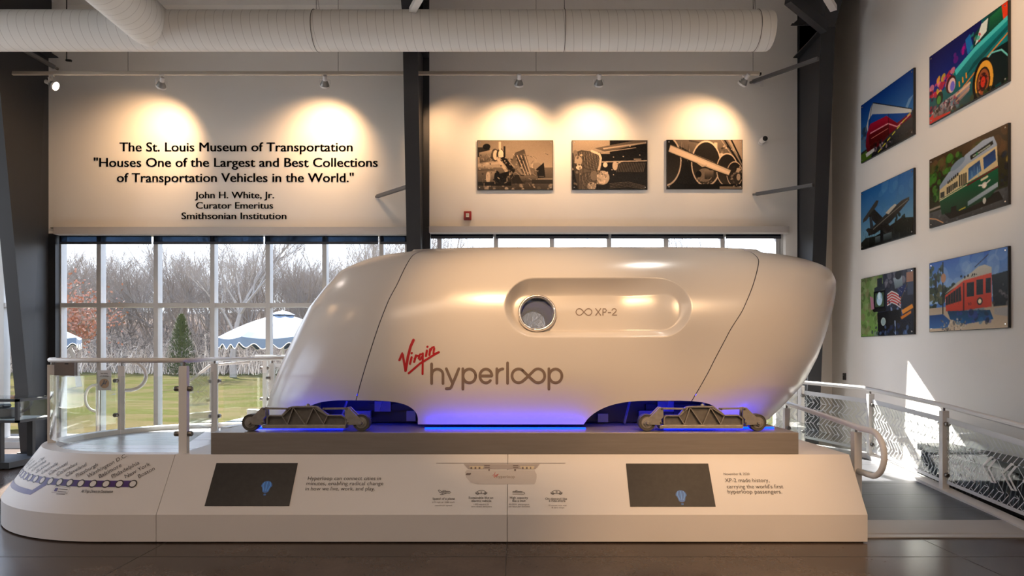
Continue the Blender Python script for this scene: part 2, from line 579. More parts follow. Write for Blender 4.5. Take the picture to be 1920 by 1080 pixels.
# short lowered roller shades behind the pockets
def shade(x0, x1, z0, label):
    r = thing('roller_shade', label, 'shade', ((x0 + x1) / 2, YW + 0.06, z0), 'roller shades')
    c = MB(); c.box((x0, YW + 0.055, z0 + 0.03), (x1, YW + 0.06, 3.62)); obj('shade_cloth', c, M_SHADE, r)
    b = MB(); b.box((x0, YW + 0.045, z0), (x1, YW + 0.068, z0 + 0.04)); obj('bottom_bar', b, mat('shade_bar', (0.03, 0.035, 0.045), 0.5), r)
def shade_mat():
    m = bpy.data.materials.new('screen_cloth'); m.use_nodes = True
    nt = m.node_tree; nt.nodes.clear()
    out = nt.nodes.new('ShaderNodeOutputMaterial'); tr = nt.nodes.new('ShaderNodeBsdfTransparent'); df = nt.nodes.new('ShaderNodeBsdfDiffuse')
    tr.inputs[0].default_value = (0.16, 0.22, 0.30, 1); df.inputs[0].default_value = (0.035, 0.045, 0.06, 1)
    mx = nt.nodes.new('ShaderNodeMixShader'); mx.inputs[0].default_value = 0.45
    nt.links.new(tr.outputs[0], mx.inputs[1]); nt.links.new(df.outputs[0], mx.inputs[2]); nt.links.new(mx.outputs[0], out.inputs[0])
    return m
M_SHADE = shade_mat()
YS = YW + 0.06
for x0, x1, zz, lab in ((112, 284, 458, 'dark roller shade over the two leftmost panes of the long left window'),
                        (288, 494, 458, 'dark roller shade second from the left column in the left window'),
                        (497, 709, 458, 'dark roller shade third from the left column in the left window'),
                        (713, 765, 458, 'dark roller shade of the left window nearest the middle column')):
    shade(xpx(x0, YS), xpx(x1, YS), zpx(zz, YS), lab)
for x0, x1, lab in ((808, 925, 'dark roller shade of the right window beside the middle column'),
                    (930, 1141, 'dark roller shade second right of the middle column above the vehicle roof'),
                    (1146, 1356, 'dark roller shade third right of the middle column above the vehicle roof'),
                    (1361, 1464, 'dark roller shade at the right end of the right window')):
    shade(xpx(x0, YS), xpx(x1, YS), zpx(447.5, YS), lab)

# ------------------------------------------------------------------ tapered steel columns and roof beams
def column(label, X, yb, yt, hw, beam_label, back=True, lean=0.0):
    ztop = 6.45
    r = thing('steel_column', label, 'column', (X, YW - 0.45, 0), 'tapered steel columns')
    w = MB(); w.hexa([(X - .008, yb, 0), (X + .008, yb, 0), (X + lean + .008, YW - .004, 0), (X + lean - .008, YW - .004, 0), (X - .008, yt, ztop), (X + .008, yt, ztop), (X + lean + .008, YW - .004, 7.4), (X + lean - .008, YW - .004, 7.4)])
    obj('web', w, M_STEEL, r)
    f = MB(); f.hexa([(X - hw, yb - .02, 0), (X + hw, yb - .02, 0), (X + hw, yb, 0), (X - hw, yb, 0), (X - hw, yt - .02, ztop), (X + hw, yt - .02, ztop), (X + hw, yt, ztop), (X - hw, yt, ztop)])
    obj('inner_flange', f, M_STEEL, r)
    if back:
        f = MB(); f.box((X - hw * back, YW - .02, 0), (X + hw * back, YW - .002, 7.4)); obj('outer_flange', f, M_STEEL, r)
    p = MB(); p.box((X - hw - .03, yb - .06, 0), (X + hw + .03, YW - .03, .02)); obj('base_plate', p, M_STEEL, r)
    s = MB(); s.box((X - hw, yt, ztop - .015), (X + hw, YW - .03, ztop)); obj('stiffener', s, M_STEEL, r)
    b = thing('roof_beam', beam_label, 'beam', (X, yt, ztop), 'roof beams')
    prof = [(yt, ztop), (yt - .14, ztop + .22), (yt - .4, ztop + .46), (6.0, ztop + 1.35), (0, zc(0) - .85)]
    wv = MB(); wv.prism([(X - .008, y, z) for y, z in prof] + [(X - .008, 0, zc(0) - .03), (X - .008, YW - .05, zc(YW) - .03), (X - .008, YW - .05, ztop)], (.016, 0, 0)); obj('web', wv, M_STEEL, b)
    fv = MB()
    for (y0, z0), (y1, z1) in zip(prof[:-1], prof[1:]):
        fv.hexa([(X - hw, y0, z0 - .018), (X + hw, y0, z0 - .018), (X + hw, y0, z0), (X - hw, y0, z0), (X - hw, y1, z1 - .018), (X + hw, y1, z1 - .018), (X + hw, y1, z1), (X - hw, y1, z1)])
    obj('bottom_flange', fv, M_STEEL, b)
    return r
column('dark steel column at the left end of the left window', -7.665, 10.2, 9.40, .105, 'dark roof beam meeting the left steel column', back=None, lean=-.085)
column('dark steel column rising behind the vehicle between the two windows', -1.562, 10.2, 9.47, .109, 'dark roof beam meeting the middle steel column', back=1.0)
column('dark steel column in the corner beside the right wall', 4.65, 10.30, 9.75, .105, 'dark roof beam meeting the right corner column', back=.25)
# dark jamb behind the middle column
t = MB(); t.box((XL1 - .01, YW - .012, 0.1), (XR0 + .06, YW + .06, 3.60)); struct('trim_6', t, mat('jamb_dark', (0.012, 0.014, 0.018), 0.5))
t = MB(); t.box((XL0 - .115, YW - .012, 0.1), (XL0 + .035, YW + .1, 3.55)); struct('trim_7', t, MATS['jamb_dark'])
# eave struts tying the corner column
es = MB(); es.bar(at(1546, 52, 9.45), at(1478, -4, 9.0), .10, .16)
tag(obj('eave_strut', es, M_STEEL), 'dark strut running up left from the top of the corner column', 'strut')
gp = MB(); gp.prism([at(1484, 47, 9.9), at(1512, 47, 9.9), at(1512, 22, 9.9)], (0, .02, 0)); gp.bar(at(1484, 46, 9.92), at(1530, 46, 9.92), .06, .012)
tag(obj('gusset_plate', gp, M_STEEL), 'small dark triangular bracket at the top of the corner column', 'bracket')

# light conduits (tube lamps) under the roof beams
for p0, p1, lab in (((773, 20, 8.6), (796, -22, 7.8), 'white tube conduit under the middle roof beam'), ((1563, 16, 9.0), (1545, -14, 8.6), 'white tube conduit under the corner roof beam')):
    q = MB(); a, b = at(*p0), at(*p1); q.bar(a, b, .085, .07); tag(obj('roof_conduit', q, M_WHITE), lab, 'conduit')

# diagonal flange braces
def brace(p0, p1, lab):
    r = thing('flange_brace', lab, 'brace', p0, 'diagonal braces of the columns')
    b = MB(); b.bar(p0, p1, .05, .05); obj('brace_bar', b, mat('brace_steel', (0.10, 0.10, 0.105), 0.5), r)
    c = MB(); d = (Vector(p1) - Vector(p0)).normalized(); c.bar(Vector(p0) - d * .06, Vector(p0) + d * .05, .03, .03); obj('end_clip', c, M_CLAMP, r)
brace(at(708, 368, 10.70), at(764, 350, 10.0), 'grey diagonal brace between the lettered wall and the middle column')
brace(at(1418, 364, 10.70), at(1524, 347, 9.95), 'dark diagonal brace left of the corner column level with the pictures')
brace(at(1412, 153, 10.70), at(1534, 110, 9.72), 'dark diagonal brace left of the corner column near the track end')
brace(at(102, 126, 10.2), at(42, 92, 9.75), 'thin dark brace at the top of the left column')
hg = MB(); hg.tube([(at(125, 85, 10.3).x, 10.3, 7.56), at(125, 113, 10.3)], .008, 6); hg.bar(at(124, 113, 10.3), at(134, 114, 10.3), .03, .03)
tag(obj('hanger_rod', hg, M_BLACK), 'small black hanger hook above the left end of the track', 'hanger')

# ------------------------------------------------------------------ air duct
YD, ZD, RD = 8.8, 5.93, 0.257
dr = thing('air_duct', 'long white round air duct running across the top of the hall', 'duct', (0, YD, ZD))
d = MB(); xe = xpx(1447, YD)
d.lathe([(0, .0), (0, RD)] + [(i * .5, RD) for i in range(1, 29)] + [(14.35 + xe - 3.44, RD), (14.40 + xe - 3.44, RD * .985), (14.42 + xe - 3.44, RD * .93), (14.43 + xe - 3.44, 0)], (-11, YD, ZD), (1, 0, 0), 48)
obj('main_run', d, M_DUCT, dr, True, sharp=40)
b = MB(); b.lathe([(i * .4, .30) for i in range(0, 19)], (0, 0, 0), (1, 0, 0), 40)
bo = obj('branch_run', b, M_DUCT, None, True); bo.parent = dr; bo.location = (-4.93, 0, .05); bo.rotation_euler = (0, 0, -PI / 2)
for x in (593, 1058, 1416):
    X = xpx(x, YD)
    s = MB(); s.tube([(X, YD + (RD + .004) * math.cos(a), ZD + (RD + .004) * math.sin(a)) for a in np.linspace(0, 2 * PI, 33)], .0045, 5, False)
    s.tube([(X, YD, ZD + RD), (X, YD, ZD + 1.9)], .004, 5); s.tube([(X, YD, ZD + RD + .3), (X + .02, YD + RD * .7, ZD + RD * .7)], .003, 5)
    obj('hanger_wire', s, mat('wire_grey', (0.12, 0.11, 0.10), 0.5), dr)

# ------------------------------------------------------------------ lighting track and its lamps
YT = 9.9
tr = thing('lighting_track', 'pale lighting track hung in front of the back wall', 'track', (0, YT, 5.83))
zt = zpx(137.5, YT)
k = MB(); k.box((-13, YT - .018, zt - .026), (xpx(1424, YT), YT + .018, zt + .004)); obj('rail', k, mat('track_cream', (0.56, 0.50, 0.42), 0.45), tr, bevel=.003)
k = MB(); k.box((-13, YT - .010, zt + .006), (xpx(1424, YT), YT + .010, zt + .028)); obj('upper_rail', k, MATS['track_cream'], tr)
k = MB(); k.box((xpx(1424, YT), YT - .02, zt - .028), (xpx(1427, YT), YT + .02, zt + .006)); obj('end_cap', k, M_BLACK, tr)
for x in (240, 634, 1005, 1412):
    k = MB(); X = xpx(x, YT); k.tube([(X, YT, zt + .02), (X, YT, 7.45)], .0035, 5); obj('hanger_wire', k, MATS['wire_grey'], tr)

M_LAMPGLOW = mat('lamp_glow', (1, .9, .8), 0.4, emit=(1.0, 0.80, 0.58), estr=14)
M_LAMPGREY = mat('lamp_reflector_grey', (0.30, 0.30, 0.29), 0.35, 0.5)
def track_lamp(px, py, aim, label, power, ang=95):
    X = xpx(px, YT)
    piv = Vector((X, YT, zpx(py, YT)))
    r = thing('track_light', label, 'lamp', (X, YT, zt - .03), 'lamps on the lighting track')
    m = MB(); m.box((X - .035, YT - .018, zt - .05), (X + .035, YT + .018, zt - .026)); m.tube([(X, YT, zt - .05), (X, YT, zt - .085)], .012, 8); obj('adapter', m, M_WHITE, r)
    d = (Vector(aim) - piv).normalized()
    side = d.cross(Vector((0, 0, 1))).normalized()
    m = MB(); top = Vector((X, YT, zt - .085))
    m.tube([piv + side * .078 + d * .02, top + side * .078 - Vector((0, 0, .01)), top - side * .0, top - side * .078 - Vector((0, 0, .01)), piv - side * .078 + d * .02], .006, 6)
    obj('yoke', m, M_WHITE, r)
    m = MB(); m.lathe([(-.105, 0), (-.105, .026), (-.10, .030), (-.03, .032), (-.025, .0)], piv, d, 20); obj('socket', m, M_WHITE, r, True, sharp=40)
    m = MB(); m.lathe([(-.03, .032), (-.01, .045), (.025, .062), (.05, .070)], piv, d, 24); bell = obj('reflector', m, M_LAMPGREY, r, True)
    m = MB(); m.lathe([(.045, .072), (.07, .073), (.07, .064), (.052, .060)], piv, d, 24); obj('rim', m, M_WHITE, r, True, sharp=40)
    m = MB(); m.lathe([(.058, .062), (.060, 0)], piv, d, 24); obj('lens', m, M_LAMPGLOW, r)
    s = spot('lamp_light', piv + d * .085, aim, power, WARM, ang, 1.0, .045)
    s.parent = r; s.location = s.location - Vector(r.location)
    return r
track_lamp(97, 158, (-3.6, 10.0, 4.0), 'white track light at the left end with its lit lens facing right', 14, 50)
track_lamp(303, 156, (-6.05, YW, 4.9), 'white track light second from the left above the wall lettering', 130, 110)
track_lamp(609, 154, (-3.2, YW, 4.95), 'white track light third from the left above the end of the wall lettering', 130, 110)
track_lamp(772, 153, (-.93, YW, 4.85), 'white track light in front of the middle column tilted right', 135, 105)
track_lamp(973, 152, (-.05, YW, 4.95), 'white track light above the left black and white picture', 92, 110)
track_lamp(1123, 152, (1.20, YW, 4.95), 'white track light above the middle black and white picture', 92, 110)
track_lamp(1396, 151, (2.98, YW, 4.95), 'white track light at the right end of the track', 95, 110)

# ------------------------------------------------------------------ wall lettering
wq = thing('wall_lettering', 'black quotation lettering on the wall above the left window', 'lettering', at(440, 340, YW - .006))
def wallfn(u, l): return (u, YW - .008, l)
def wall_line(name, s, x0, x1, base, cap, bold=.020):
    m = MB(); text_on(m, s, wallfn, xpx(x0, YW), zpx(base, YW), width=(x1 - x0) * YW / F, height=cap * YW / F, bold=bold, spacing=1.0)
    return obj(name, m, M_LETTER, wq)
wall_line('text_line', 'The St. Louis Museum of Transportation', 225, 661, 284, 17.5)
wall_line('text_line', '"Houses One of the Largest and Best Collections', 177, 708, 313, 17.5)
wall_line('text_line', 'of Transportation Vehicles in the World."', 220, 663, 341.5, 17.5)
wall_line('text_line', 'John H. White, Jr.', 366, 514, 372, 13)
wall_line('text_line', 'Curator Emeritus', 368, 512, 391.5, 13)
wall_line('text_line', 'Smithsonian Institution', 341, 537, 411, 13)

# ------------------------------------------------------------------ small wall fittings
fa = thing('fire_alarm', 'small red fire alarm strobe on the wall below the pictures', 'fire alarm', at(877, 405, YW))
m = MB(); p = at(877, 405, YW); m.box((p.x - .062, YW - .045, p.z - .072), (p.x + .062, YW, p.z + .072)); obj('alarm_body', m, mat('alarm_red', (0.30, 0.008, 0.008), 0.35), fa, bevel=.008)
m = MB(); m.box((p.x - .026, YW - .058, p.z - .03), (p.x + .026, YW - .044, p.z + .034)); obj('strobe', m, mat('strobe_white', (0.75, 0.72, 0.65), 0.2), fa, bevel=.004)
m = MB(); m.box((p.x - .018, YW - .0595, p.z + .002), (p.x + .018, YW - .057, p.z + .007)); obj('strobe_line', m, M_BLACK, fa)
for zz in (-.045, -.053, -.061):
    m = MB(); m.box((p.x - .04, YW - .047, p.z + zz), (p.x + .04, YW - .0445, p.z + zz + .003)); obj('sounder_slot', m, M_BLACK, fa)
sc = thing('security_camera', 'small white bullet camera with black lens right of the pictures', 'camera', at(1427, 266, YW))
p = at(1427, 268, YW)
m = MB(); m.lathe([(0, .045), (.02, .045), (.025, .02), (.06, .016)], (p.x, YW, p.z), (0, -1, 0), 20); obj('mount', m, M_WHITE, sc, True, sharp=40)
m = MB(); m.lathe([(-.07, 0), (-.07, .045), (.06, .048), (.07, .044), (.07, .036)], (p.x, YW - .11, p.z + .02), (0, -1, -.08), 24); obj('housing', m, M_WHITE, sc, True, sharp=40)
m = MB(); m.lathe([(.068, .042), (.072, .040), (.078, .02), (.08, 0)], (p.x, YW - .11, p.z + .02), (0, -1, -.08), 24); obj('lens', m, M_BLACK, sc, True)
m = MB(); p = at(1428, 157, YW); m.box((p.x - .03, YW - .012, p.z - .05), (p.x + .03, YW, p.z + .05)); 
tag(obj('wall_plate', m, M_WHITE, bevel=.003), 'small white cover plate on the wall below the track end', 'cover plate')
cr = thing('card_reader', 'small black card reader on the right wall above the ramp', 'card reader', (XW, 8.8, 1.2))
yy = XW * F / (1585 - CX); zz = zpx(706, yy)
m = MB(); m.box((XW - .03, yy - .03, zz - .055), (XW, yy + .03, zz + .055)); obj('reader_body', m, M_BLACK, cr, bevel=.004)
m = MB(); m.box((XW - .033, yy - .008, zz + .02), (XW - .03, yy + .008, zz + .026)); obj('indicator', m, M_ALU, cr)

# ------------------------------------------------------------------ display plinth
ZB, ZT = 0.233, 0.684
YB, YTOP = 5.35, 5.65
XC, YC0, RB, RT, RIN = -3.45, 7.0, 1.65, 1.35, 1.23
XE = 2.88
SL = math.hypot(YTOP - YB, ZT - ZB)
def skirt(u, l, out=0.0, rmid=1.5):
    """u along the plinth (metres, + right), l up the slope (0..SL); out lifts off the surface"""
    v = l / SL
    ny, nz = -(ZT - ZB) / SL, (YTOP - YB) / SL
    z = ZB + (ZT - ZB) * v + out * nz
    off = (YTOP - YB) * v + out * ny      # inward offset from the bottom outline
    if u >= XC:
        return Vector((u, YB + off, z))
    th = (XC - u) / rmid
    R = RB - off
    return Vector((XC - R * math.sin(th), YC0 - R * math.cos(th), z))
def pfn(u, l): return skirt(u, l, 0.0025)
def proj(p): return (CX + F * p.x / p.y, CY - F * (p.z - EYE) / p.y)
_us = np.linspace(-6.6, 2.9, 1900); _vs = np.linspace(0, SL, 60)
_G = np.array([[proj(skirt(u, l)) for l in _vs] for u in _us])
def on_skirt(px, py):     # surface coordinates of the spot of the slope seen there
    d = (_G[:, :, 0] - px) ** 2 + (_G[:, :, 1] - py) ** 2
    i, k = np.unravel_index(np.argmin(d), d.shape)
    return float(_us[i]), float(_vs[k])

pl = thing('display_plinth', 'long white sloped display plinth with a rounded left end carrying the vehicle', 'plinth', (-1, 7, 0))
UEND = XC - 1.5 * PI            # back end of the rounded part
def section(name, us, label=None, end_right=False):
    m = MB()
    rows = []
    for u in us:
        a = skirt(u, 0); b = skirt(u, SL)
        f = Vector((a.x, a.y, 0.012))
        if u >= XC: inn = Vector((u, 8.35, ZT))
        else:
            th = (XC - u) / 1.5
            inn = Vector((XC - RIN * math.sin(th), YC0 - RIN * math.cos(th), ZT))
        if name == 'rounded_section' and u >= XC: inn = Vector((u, YC0 - RIN, ZT))
        low = Vector((inn.x, inn.y, ZT - .075 if name == 'rounded_section' else .1))
        rows.append((f, a, b, inn, low))
    n = 5
    vs = [p for r in rows for p in r]
    fs = [(i * n + k, (i + 1) * n + k, (i + 1) * n + k + 1, i * n + k + 1) for i in range(len(rows) - 1) for k in range(n - 1)]
    fs += [tuple(range(n)), tuple(range((len(rows) - 1) * n, len(rows) * n))]
    m.add(vs, fs)
    o = obj(name, m, M_PLINTH, pl)
    me = o.data
    me.polygons.foreach_set('use_smooth', [True] * len(me.polygons)); me.set_sharp_from_angle(angle=math.radians(25))
    return o
G = .0022
XS1, XS2 = -2.97, -0.083
section('rounded_section', list(np.linspace(UEND, XC, 60)) + [XS1 - G])
section('front_section', [XS1 + G, XS2 - G])
section('front_section', [XS2 + G, XE])
m = MB(); m.box((-3.4, YB + .03, 0.0), (XE - .02, 8.2, .05)); obj('toe_kick', m, M_BLACK, pl)
m = MB(); m.box((XS1 - .02, YB + .02, .02), (XS1 + .02, 5.7, .2)); m.box((XS2 - .02, YB + .02, .02), (XS2 + .02, 5.7, .2)); obj('seam_backing', m, M_BLACK, pl)
# deck of the rounded end
dk = MB()
poly = [(XC - (RIN + .01) * math.sin(t), YC0 - (RIN + .01) * math.cos(t)) for t in np.linspace(0, PI, 40)]
poly = [(XS1 + .01, YC0 - RIN - .0)] + poly + [(XS1 + .01, 8.34)]
dk.prism([(x, y, ZT - .062) for x, y in poly], (0, 0, .012))
obj('deck_floor', dk, plank_mat('deck_board', 'Y', 0.62, (0.46, 0.48, 0.52), (0.10, 0.10, 0.11), 0.24), pl)

# ---- screens set into the slope
def screen(px, label, balloon):
    q = [on_skirt(*p) for p in px]
    u0 = (q[0][0] + q[3][0]) / 2; u1 = (q[1][0] + q[2][0]) / 2; l1 = (q[0][1] + q[1][1]) / 2; l0 = (q[2][1] + q[3][1]) / 2
    m = MB()
    m.add([skirt(u0, l0, .004), skirt(u1, l0, .004), skirt(u1, l1, .004), skirt(u0, l1, .004), skirt(u0, l0, -.02), skirt(u1, l0, -.02), skirt(u1, l1, -.02), skirt(u0, l1, -.02)],
          [(0, 1, 2, 3), (0, 1, 5, 4), (1, 2, 6, 5), (2, 3, 7, 6), (3, 0, 4, 7)])
    s = obj('screen', m, M_SCREEN, pl); s['label'] = label
    cu, cl = on_skirt(*balloon)
    fn = lambda u, l: skirt(u, l, .0055)
    b = MB(); pts = [(cu + .046 * math.cos(t) * (1 if math.sin(t) > -.2 else .80), cl + .046 * math.sin(t) - (.014 if math.sin(t) < -.6 else 0)) for t in np.linspace(0, 2 * PI, 25)[:-1]]
    b.add([fn(*p) for p in pts], [tuple(range(24))]); b.add([fn(cu - .009, cl - .082), fn(cu + .009, cl - .082), fn(cu + .010, cl - .068), fn(cu - .010, cl - .068)], [(0, 1, 2, 3)])
    obj('balloon_picture', b, M_BALLOON, s)
    b = MB(); fn2 = lambda u, l: skirt(u, l, .0062)
    for dx in (-.024, 0, .024): stroke(b, [(cu + dx * 1.0, cl + .036), (cu + dx * 1.3, cl + .005), (cu + dx * .6, cl - .04)], .007, fn2, n=4)
    obj('balloon_stripes', b, M_BALLOON2, s)
screen([(407, 869), (560, 869), (541, 949), (383, 949)], 'left black screen with a small blue balloon', (500, 911))
screen([(1173, 869.5), (1326, 869), (1343, 950), (1182, 950.5)], 'right black screen with a small blue balloon', (1277, 930))

# ---- printed texts
def ptext(name, lines, material=M_INK, bold=0.0):
    m = MB()
    for s, x0, x1, y, cap in lines:
        u0, l0 = on_skirt(x0, y); u1, _ = on_skirt(x1, y)
        text_on(m, s, pfn, u0, l0, width=u1 - u0, height=cap * SL / 113.0, bold=bold)
    return obj(name, m, material, pl)
ptext('printed_text', [('Hyperloop can connect cities in', 577, 714, 899.5, 7.2), ('minutes, enabling radical change', 574.5, 718, 910, 7.2), ('in how we live, work, and play.', 572.5, 703, 920.5, 7.2)])
ptext('printed_text', [('November 8, 2020', 1357.5, 1405, 890, 4.6)])
ptext('printed_text', [("XP-2 made history,", 1360, 1443, 904, 7.6), ("carrying the world's first", 1363, 1469, 915, 7.6), ('hyperloop passengers.', 1365, 1467, 925.5, 7.6)])
ptext('printed_text', [('Speed of a plane', 811, 853, 938, 4.3)], bold=.006)
ptext('printed_text', [('670 mph or 1080 km/h', 810, 852, 944, 3.0), ('maximum speed', 816, 847, 949, 3.0)], M_INKL)
ptext('printed_text', [('Sustainable like an', 879, 925, 935, 4.3), ('electric vehicle', 884, 921.5, 941, 4.3)], bold=.006)
ptext('printed_text', [('100% electric &', 888, 916.5, 947, 3.0), ('zero direct emissions', 883, 922, 951.5, 3.0)], M_INKL)
ptext('printed_text', [('High capacity', 956, 990, 936, 4.3), ('like a train', 961, 986, 941.5, 4.3)], bold=.006)
ptext('printed_text', [('30,000+ passengers', 954, 992, 947.5, 3.0), ('per hour per direction', 953.5, 994, 952, 3.0)], M_INKL)
ptext('printed_text', [('On-demand like', 1023, 1063.5, 936.5, 4.3), ('a ride-share', 1029, 1059.5, 942, 4.3)], bold=.006)
ptext('printed_text', [('10 minute max wait', 1028, 1063, 949, 3.0), ('& zero stops', 1034, 1058, 953.5, 3.0)], M_INKL)

def icon(name, cx, cy, strokes, w=.0042):
    m = MB()
    for st in strokes:
        pts = [on_skirt(cx, cy)]
        u0, l0 = pts[0]
        stroke(m, [(u0 + x / 228, l0 + y * SL / 113.0) for x, y in st], w, pfn, n=4)
    return obj(name, m, M_INK, pl)
arc = lambda cx, cy, rx, ry, a, b, n=10: [(cx + rx * math.cos(t), cy + ry * math.sin(t)) for t in np.linspace(math.radians(a), math.radians(b), n)]
icon('plane_icon', 833, 923, [[(-12, 4), (-9, 0), (10, -1), (13, 0), (10, 2), (-6, 2), (-10, 5), (-12, 4)], [(-2, -1), (-8, -4), (-3, -4), (4, -1)], [(-1, 2), (-4, 4), (1, 4), (3, 2)]])
carp = [[(-11, -2), (-11, 0), (-7, 2), (-3, 4), (4, 4), (8, 1), (11, 0), (11, -2), (-11, -2)], arc(-7, -2, 2, 2, 0, 360), arc(7, -2, 2, 2, 0, 360)]
icon('car_icon', 903, 923.5, carp + [[(0, 2), (-1, 0), (1, 0), (0, -1.5)]])
icon('train_icon', 973.5, 924, [[(-12, 2), (4, 2), (10, 0), (11, -2), (9, -3), (-12, -3)], [(-12, 0), (6, 0)], [(-7, 2), (-5, 4), (-3, 4)]])
icon('car_icon', 1043.5, 924.5, carp + [arc(0, 1, 1.5, 1.5, 0, 360, 7)])

# ---- printed picture of the vehicle hanging under its track
def patch(name, px, material, out=.0020, parent=None):
    m = MB(); q = [on_skirt(*p) for p in px]
    m.add([skirt(u, l, out) for u, l in q], [tuple(range(len(q)))])
    return obj(name, m, material, parent or pl)
c_pod = mat('print_pale_grey', (0.52, 0.47, 0.44), 0.5)
def rrect(x0, y0, x1, y1, r):
    P = []
    for cx, cy, a in ((x1 - r, y0 + r, -90), (x1 - r, y1 - r, 0), (x0 + r, y1 - r, 90), (x0 + r, y0 + r, 180)):
        P += [(cx + r * math.cos(math.radians(a + k * 15)), cy + r * math.sin(math.radians(a + k * 15))) for k in range(7)]
    return P
pp = patch('printed_vehicle_picture', [(872, 885)] + [(875, 882)] + [(880, 881), (990, 881)] + [(1000 + 6 * math.sin(t), 895 - 14 * math.cos(t)) for t in np.linspace(0, PI, 9)] + [(895, 909), (882, 904), (874, 895)], c_pod)
patch('track_picture', [(869, 870.5), (894, 869.5), (990, 869.5), (1012, 870.5), (1004, 880), (878, 880)], mat('print_mid_grey', (0.36, 0.31, 0.29), 0.5), .0026, pp)
m = MB()
for x0, x1 in ((880, 907), (975, 1002)):
    q = [on_skirt(*p) for p in ((x0, 874), (x1, 874), (x1 - 2, 879.5), (x0 + 2, 879.5))]; m.add([skirt(u, l, .0032) for u, l in q], [(0, 1, 2, 3)])
obj('magnet_picture', m, mat('print_cream', (0.58, 0.48, 0.33), 0.5), pp)
m = MB()
for x in (884, 891.5, 899, 980, 987.5, 995):
    q = [on_skirt(*p) for p in ((x - 1.4, 876), (x + 1.4, 876), (x + 1.4, 879), (x - 1.4, 879))]; m.add([skirt(u, l, .0038) for u, l in q], [(0, 1, 2, 3)])
for (x0, x1) in ((908, 918), (962, 972)):
    for y in (872.8, 876.5):
        q = [on_skirt(*p) for p in ((x0, y), (x1, y), (x1, y + 1.6), (x0, y + 1.6))]; m.add([skirt(u, l, .0038) for u, l in q], [(0, 1, 2, 3)])
for x in (917, 965.5):
    q = [on_skirt(*p) for p in ((x - 1.5, 879.5), (x + 1.5, 879.5), (x + 1.5, 882.5), (x - 1.5, 882.5))]; m.add([skirt(u, l, .0038) for u, l in q], [(0, 1, 2, 3)])
q = [on_skirt(*p) for p in ((875, 887), (883.5, 886.5), (881.5, 891), (873, 891.2))]; m.add([skirt(u, l, .0034) for u, l in q], [(0, 1, 2, 3)])
obj('bogie_picture', m, mat('print_dark', (0.12, 0.085, 0.08), 0.5), pp)
m = MB(); u0, l0 = on_skirt(930.5, 896.5); u1, _ = on_skirt(965.5, 897)
text_on(m, 'hyperloop', lambda u, l: skirt(u, l, .0040), u0, l0, width=u1 - u0); obj('lettering', m, M_TAUPE, pp)
m = MB(); u0, l0 = on_skirt(923, 895)
fnv = lambda u, l: skirt(u0 + u / 228, l0 + l / 228 * .95, .0040)
for st in ([(0, 3), (2, 6), (3, 0), (5, 10)], [(5, 2), (6, 5)], [(7, 4), (9, 6), (8, 1)], [(3, -1), (10, 4)], [(9, 3), (10.5, 6.5), (12, 6)]): stroke(m, st, 1.0, fnv, n=4)
obj('red_lettering', m, M_RED, pp)
m = MB(); q = [on_skirt(818, 867.7), on_skirt(1060, 868.2)]; stroke(m, q, .004, pfn, n=3); obj('printed_line', m, M_INKL, pl)

# ---- route map on the rounded end
mp = None
dots = [(249, 909), (222.4, 908.3), (197, 907), (173, 906), (151.7, 904.5), (132, 903), (113.7, 901), (98, 899), (83, 896.7), (70, 894.5), (60, 892), (51, 890), (45, 887)]
du = [on_skirt(*d) for d in dots]
usp = (du[6][0] - du[0][0]) / 6
u0, l0 = du[0]; l0 = (l0 + du[1][1] + du[2][1]) / 3
ND = 16
line_u = [u0 + usp * i for i in range(ND)]
m = MB(); stroke(m, list(zip(np.linspace(u0, line_u[-1] - .15, 60), [l0] * 60)), .058, pfn)
mp = obj('route_map', m, M_PURPLE, pl)
m = MB(); ub = line_u[7] + usp * .5
br = [(ub + .02, l0 - .02), (ub - .10, l0 - .118)] + [(u, l0 - .118) for u in np.linspace(ub - .2, line_u[-1] - .25, 30)]
stroke(m, br, .046, lambda u, l: skirt(u, l, .0022)); obj('branch_line', m, M_PURPLE, mp)
for u in line_u:
    m = MB(); mw = MB()
    ring = [(u + .036 * math.cos(t), l0 + .036 * math.sin(t)) for t in np.linspace(0, 2 * PI, 19)[:-1]]
    m.add([skirt(a, b, .0032) for a, b in ring], [tuple(range(18))])
    ring = [(u + .026 * math.cos(t), l0 + .026 * math.sin(t)) for t in np.linspace(0, 2 * PI, 19)[:-1]]
    mw.add([skirt(a, b, .0042) for a, b in ring], [tuple(range(18))])
    sr_ = obj('stop_ring', m, M_INK, mp); obj('stop_dot', mw, M_PLINTH, sr_)
names = ['Boston', 'New York', 'Philadelphia', 'Baltimore', 'Washington D.C.', 'Pittsburgh', 'Cleveland', 'Columbus', 'Cincinnati', 'Louisville', 'St. Louis', 'Columbia', 'Kansas City', 'Omaha', 'Wichita', 'Denver']
m = MB(); m2 = MB()
for u, s in zip(line_u, names):
    w = text_mesh(s)[2]
    text_on(m, s, pfn, u + .035, l0 + .050, height=.040, width=w * .050, rot=math.radians(35))
    if s != 'Boston': text_on(m2, '%d min' % (8 + 3 * len(s) % 17), pfn, u - usp * .44, l0 + .050, height=.022, width=.055, rot=math.radians(38))
obj('city_names', m, M_INK, mp); obj('travel_times', m2, M_INKL, mp)
m = MB(); ua, la = on_skirt(152, 922); ue, _ = on_skirt(211, 925)
text_on(m, 'All Trips Direct to Destination', pfn, ua, la - .004, width=ue - ua, height=.028, bold=.01); obj('map_note', m, M_INK, mp)
m = MB(); ua, la = on_skirt(104, 912); ue, le = on_skirt(126, 926)
stroke(m, [(ua, la), (ue, la), (ue, le), (ua, le)], .004, pfn, closed=True)
for k in range(3): stroke(m, [(ua + .06, la - .02 - k * .022), (ue - .02, la - .02 - k * .022)], .007, pfn, n=4)
